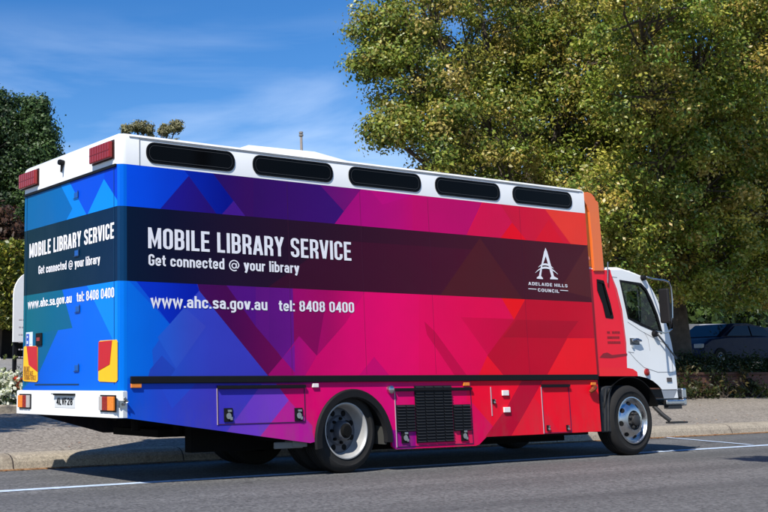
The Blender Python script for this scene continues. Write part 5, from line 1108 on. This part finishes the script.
mb = MB(); rnd = random.Random(2)
for i in range(6):
    z = zt-.85-i*.13; x = a[0]+.1
    while x < xr-.15: w_ = rnd.uniform(.02, .06); mb.box((x, Y-.003, z), (x+w_, Y-.001, z+.022)); x += w_+.015
mb.build('text_lines', mat('text_grey', (.5, .45, .45), .6), sb)
MB().box((a[0]+.03, Y+.042, ground_z(Y)), (a[0]+.09, Y+.10, a[2]+.3)).build('post', black, root); MB().box((xr-.09, Y+.042, ground_z(Y)), (xr-.03, Y+.10, a[2]+.3)).build('post', black, root)
# ------------------------------------------------------------------ parked cars (built along +x, then rotated)
def car(x, y, z, rot, paint, label, estate=False):
    root = thing('parked_car', (x, y, z), label, 'car', 'cars parked behind the brick wall'); root.rotation_euler.z = rot
    prof = [(-2.2, .45), (-2.25, .75), (-2.1, .95), (-1.6, 1.0), (-.9, 1.02), (1.0, .98), (1.8, .9), (2.15, .75), (2.25, .5), (2.2, .3), (-2.15, .3)]
    roof = [(-1.75, 1.0), (-1.2, 1.36), (-.3, 1.46), (.4, 1.42), (1.25, .97)] if not estate else [(-2.1, 1.0), (-1.95, 1.5), (-.3, 1.58), (.4, 1.52), (1.25, .97)]
    def loft(prof, secs, mb):
        n = len(prof); vs = []
        for (yy, sc, dz) in secs:
            cx = sum(p[0] for p in prof)/n; vs += [(cx+(px-cx)*sc, yy, pz+dz*(1 if pz > .6 else 0)) for px, pz in prof]
        fs = [(k*n+i, k*n+(i+1) % n, (k+1)*n+(i+1) % n, (k+1)*n+i) for k in range(len(secs)-1) for i in range(n)]; fs += [tuple(range(n))[::-1], tuple(range((len(secs)-1)*n, len(secs)*n))]; mb.add(vs, fs)
    mb = MB(); loft(prof, [(-.88, .97, -.03), (-.84, .99, 0), (-.6, 1, .02), (.6, 1, .02), (.84, .99, 0), (.88, .97, -.03)], mb); loft(roof+[(0, .9)], [(-.68, .90, -.02), (-.5, 1, 0), (.5, 1, 0), (.68, .90, -.02)], mb)
    mb.build('body', paint, root, smooth=True, loc=(0, 0, 0))
    for sg in (-1, 1):
        g = [(-1.3, 1.04), (-1.05, 1.30), (-.35, 1.37), (-.35, 1.04)]; g2 = [(-.28, 1.04), (-.28, 1.37), (.35, 1.34), (.9, 1.02)]
        for q in (g, g2): MB().add([(px, sg*(.80-.25*(pz-1.0)), pz) for px, pz in q], [(0, 1, 2, 3)]).build('window', carglass, root, loc=(0, 0, 0))
        for wx in (-1.35, 1.4):
            m_ = MB(); m_.lathe([(0, .18), (-.01, .31), (.02, .32), (.2, .32)], (wx, .9*sg, .32), n=24, sgn=-sg); wo = m_.build('wheel', rubber, root, smooth=True, loc=(0, 0, 0)); m_ = MB(); m_.lathe([(.01, .2), (.03, .1), (.0, .05), (0, .002)], (wx, .9*sg, .32), n=20, sgn=-sg); m_.build('rim', alum, wo, smooth=True)
        MB().box((2.1, sg*.72-.14, .62), (2.235, sg*.72+.14, .76)).build('headlight', greylens, root, bevel=.02, loc=(0, 0, 0)); MB().box((-2.262, sg*.72-.12, .72), (-2.15, sg*.72+.12, .88)).build('tail_light', redlens, root, bevel=.02, loc=(0, 0, 0))
    MB().add([(.52, -.6, 1.40), (.52, .6, 1.40), (1.22, .66, 1.0), (1.22, -.66, 1.0)], [(0, 1, 2, 3)]).build('windscreen', carglass, root, loc=(0, 0, .012))
    return root
Y = 12.2; p = at(716, 340, Y); car(p[0]+.4, Y, ground_z(Y)+.16, math.radians(176), navy, 'dark navy parked sedan in the shade, nearest the shaded trunk')
Y = 12.8; p = at(778, 340, Y); car(p[0]+.6, Y, ground_z(Y)+.16, math.radians(182), bluecar, 'blue parked car behind the wall, cut by the right edge of the photo')
Y = 18.5; p = at(694, 330, Y); car(p[0], Y, ground_z(Y)+.1, math.radians(60), silver, 'pale silver parked wagon glimpsed beyond the navy sedan', True)
# ------------------------------------------------------------------ street trees outside the frame that throw shade into it
def cluster(c, rads): return [(c[0]+a, c[1]+b_, c[2]+e, r) for a, b_, e, r in rads]
make_tree('street_tree', (-4.6, 3.7, .2), cluster((-3.6, 2.75, 8.6), [(0, 0, 0, .7), (-1.0, -.1, .1, .9), (-2.2, .0, .2, 1), (.5, 0, -.1, .5), (-2.4, -.6, .4, .8), (-3, .5, .6, 1.0)]), 'leafy street tree outside the frame on the left, shading the footpath', 'tree', 51, .16, per=30, cl=50, cr=.3, size=.14, palette=sweet, fork=6.2)
make_tree('street_tree', (5.5, -6.9, 0), cluster((2.0, -4.75, 8.0), [(0, 0, 0, .2), (.5, -.05, 0, .3), (1.1, -.1, 0, .35), (1.8, -.3, .2, .7), (2.6, -.6, .8, .9)]), 'leafy street tree outside the frame on the right, shading the road', 'tree', 52, .16, per=60, cl=50, cr=.16, size=.12, palette=sweet, fork=6.5)
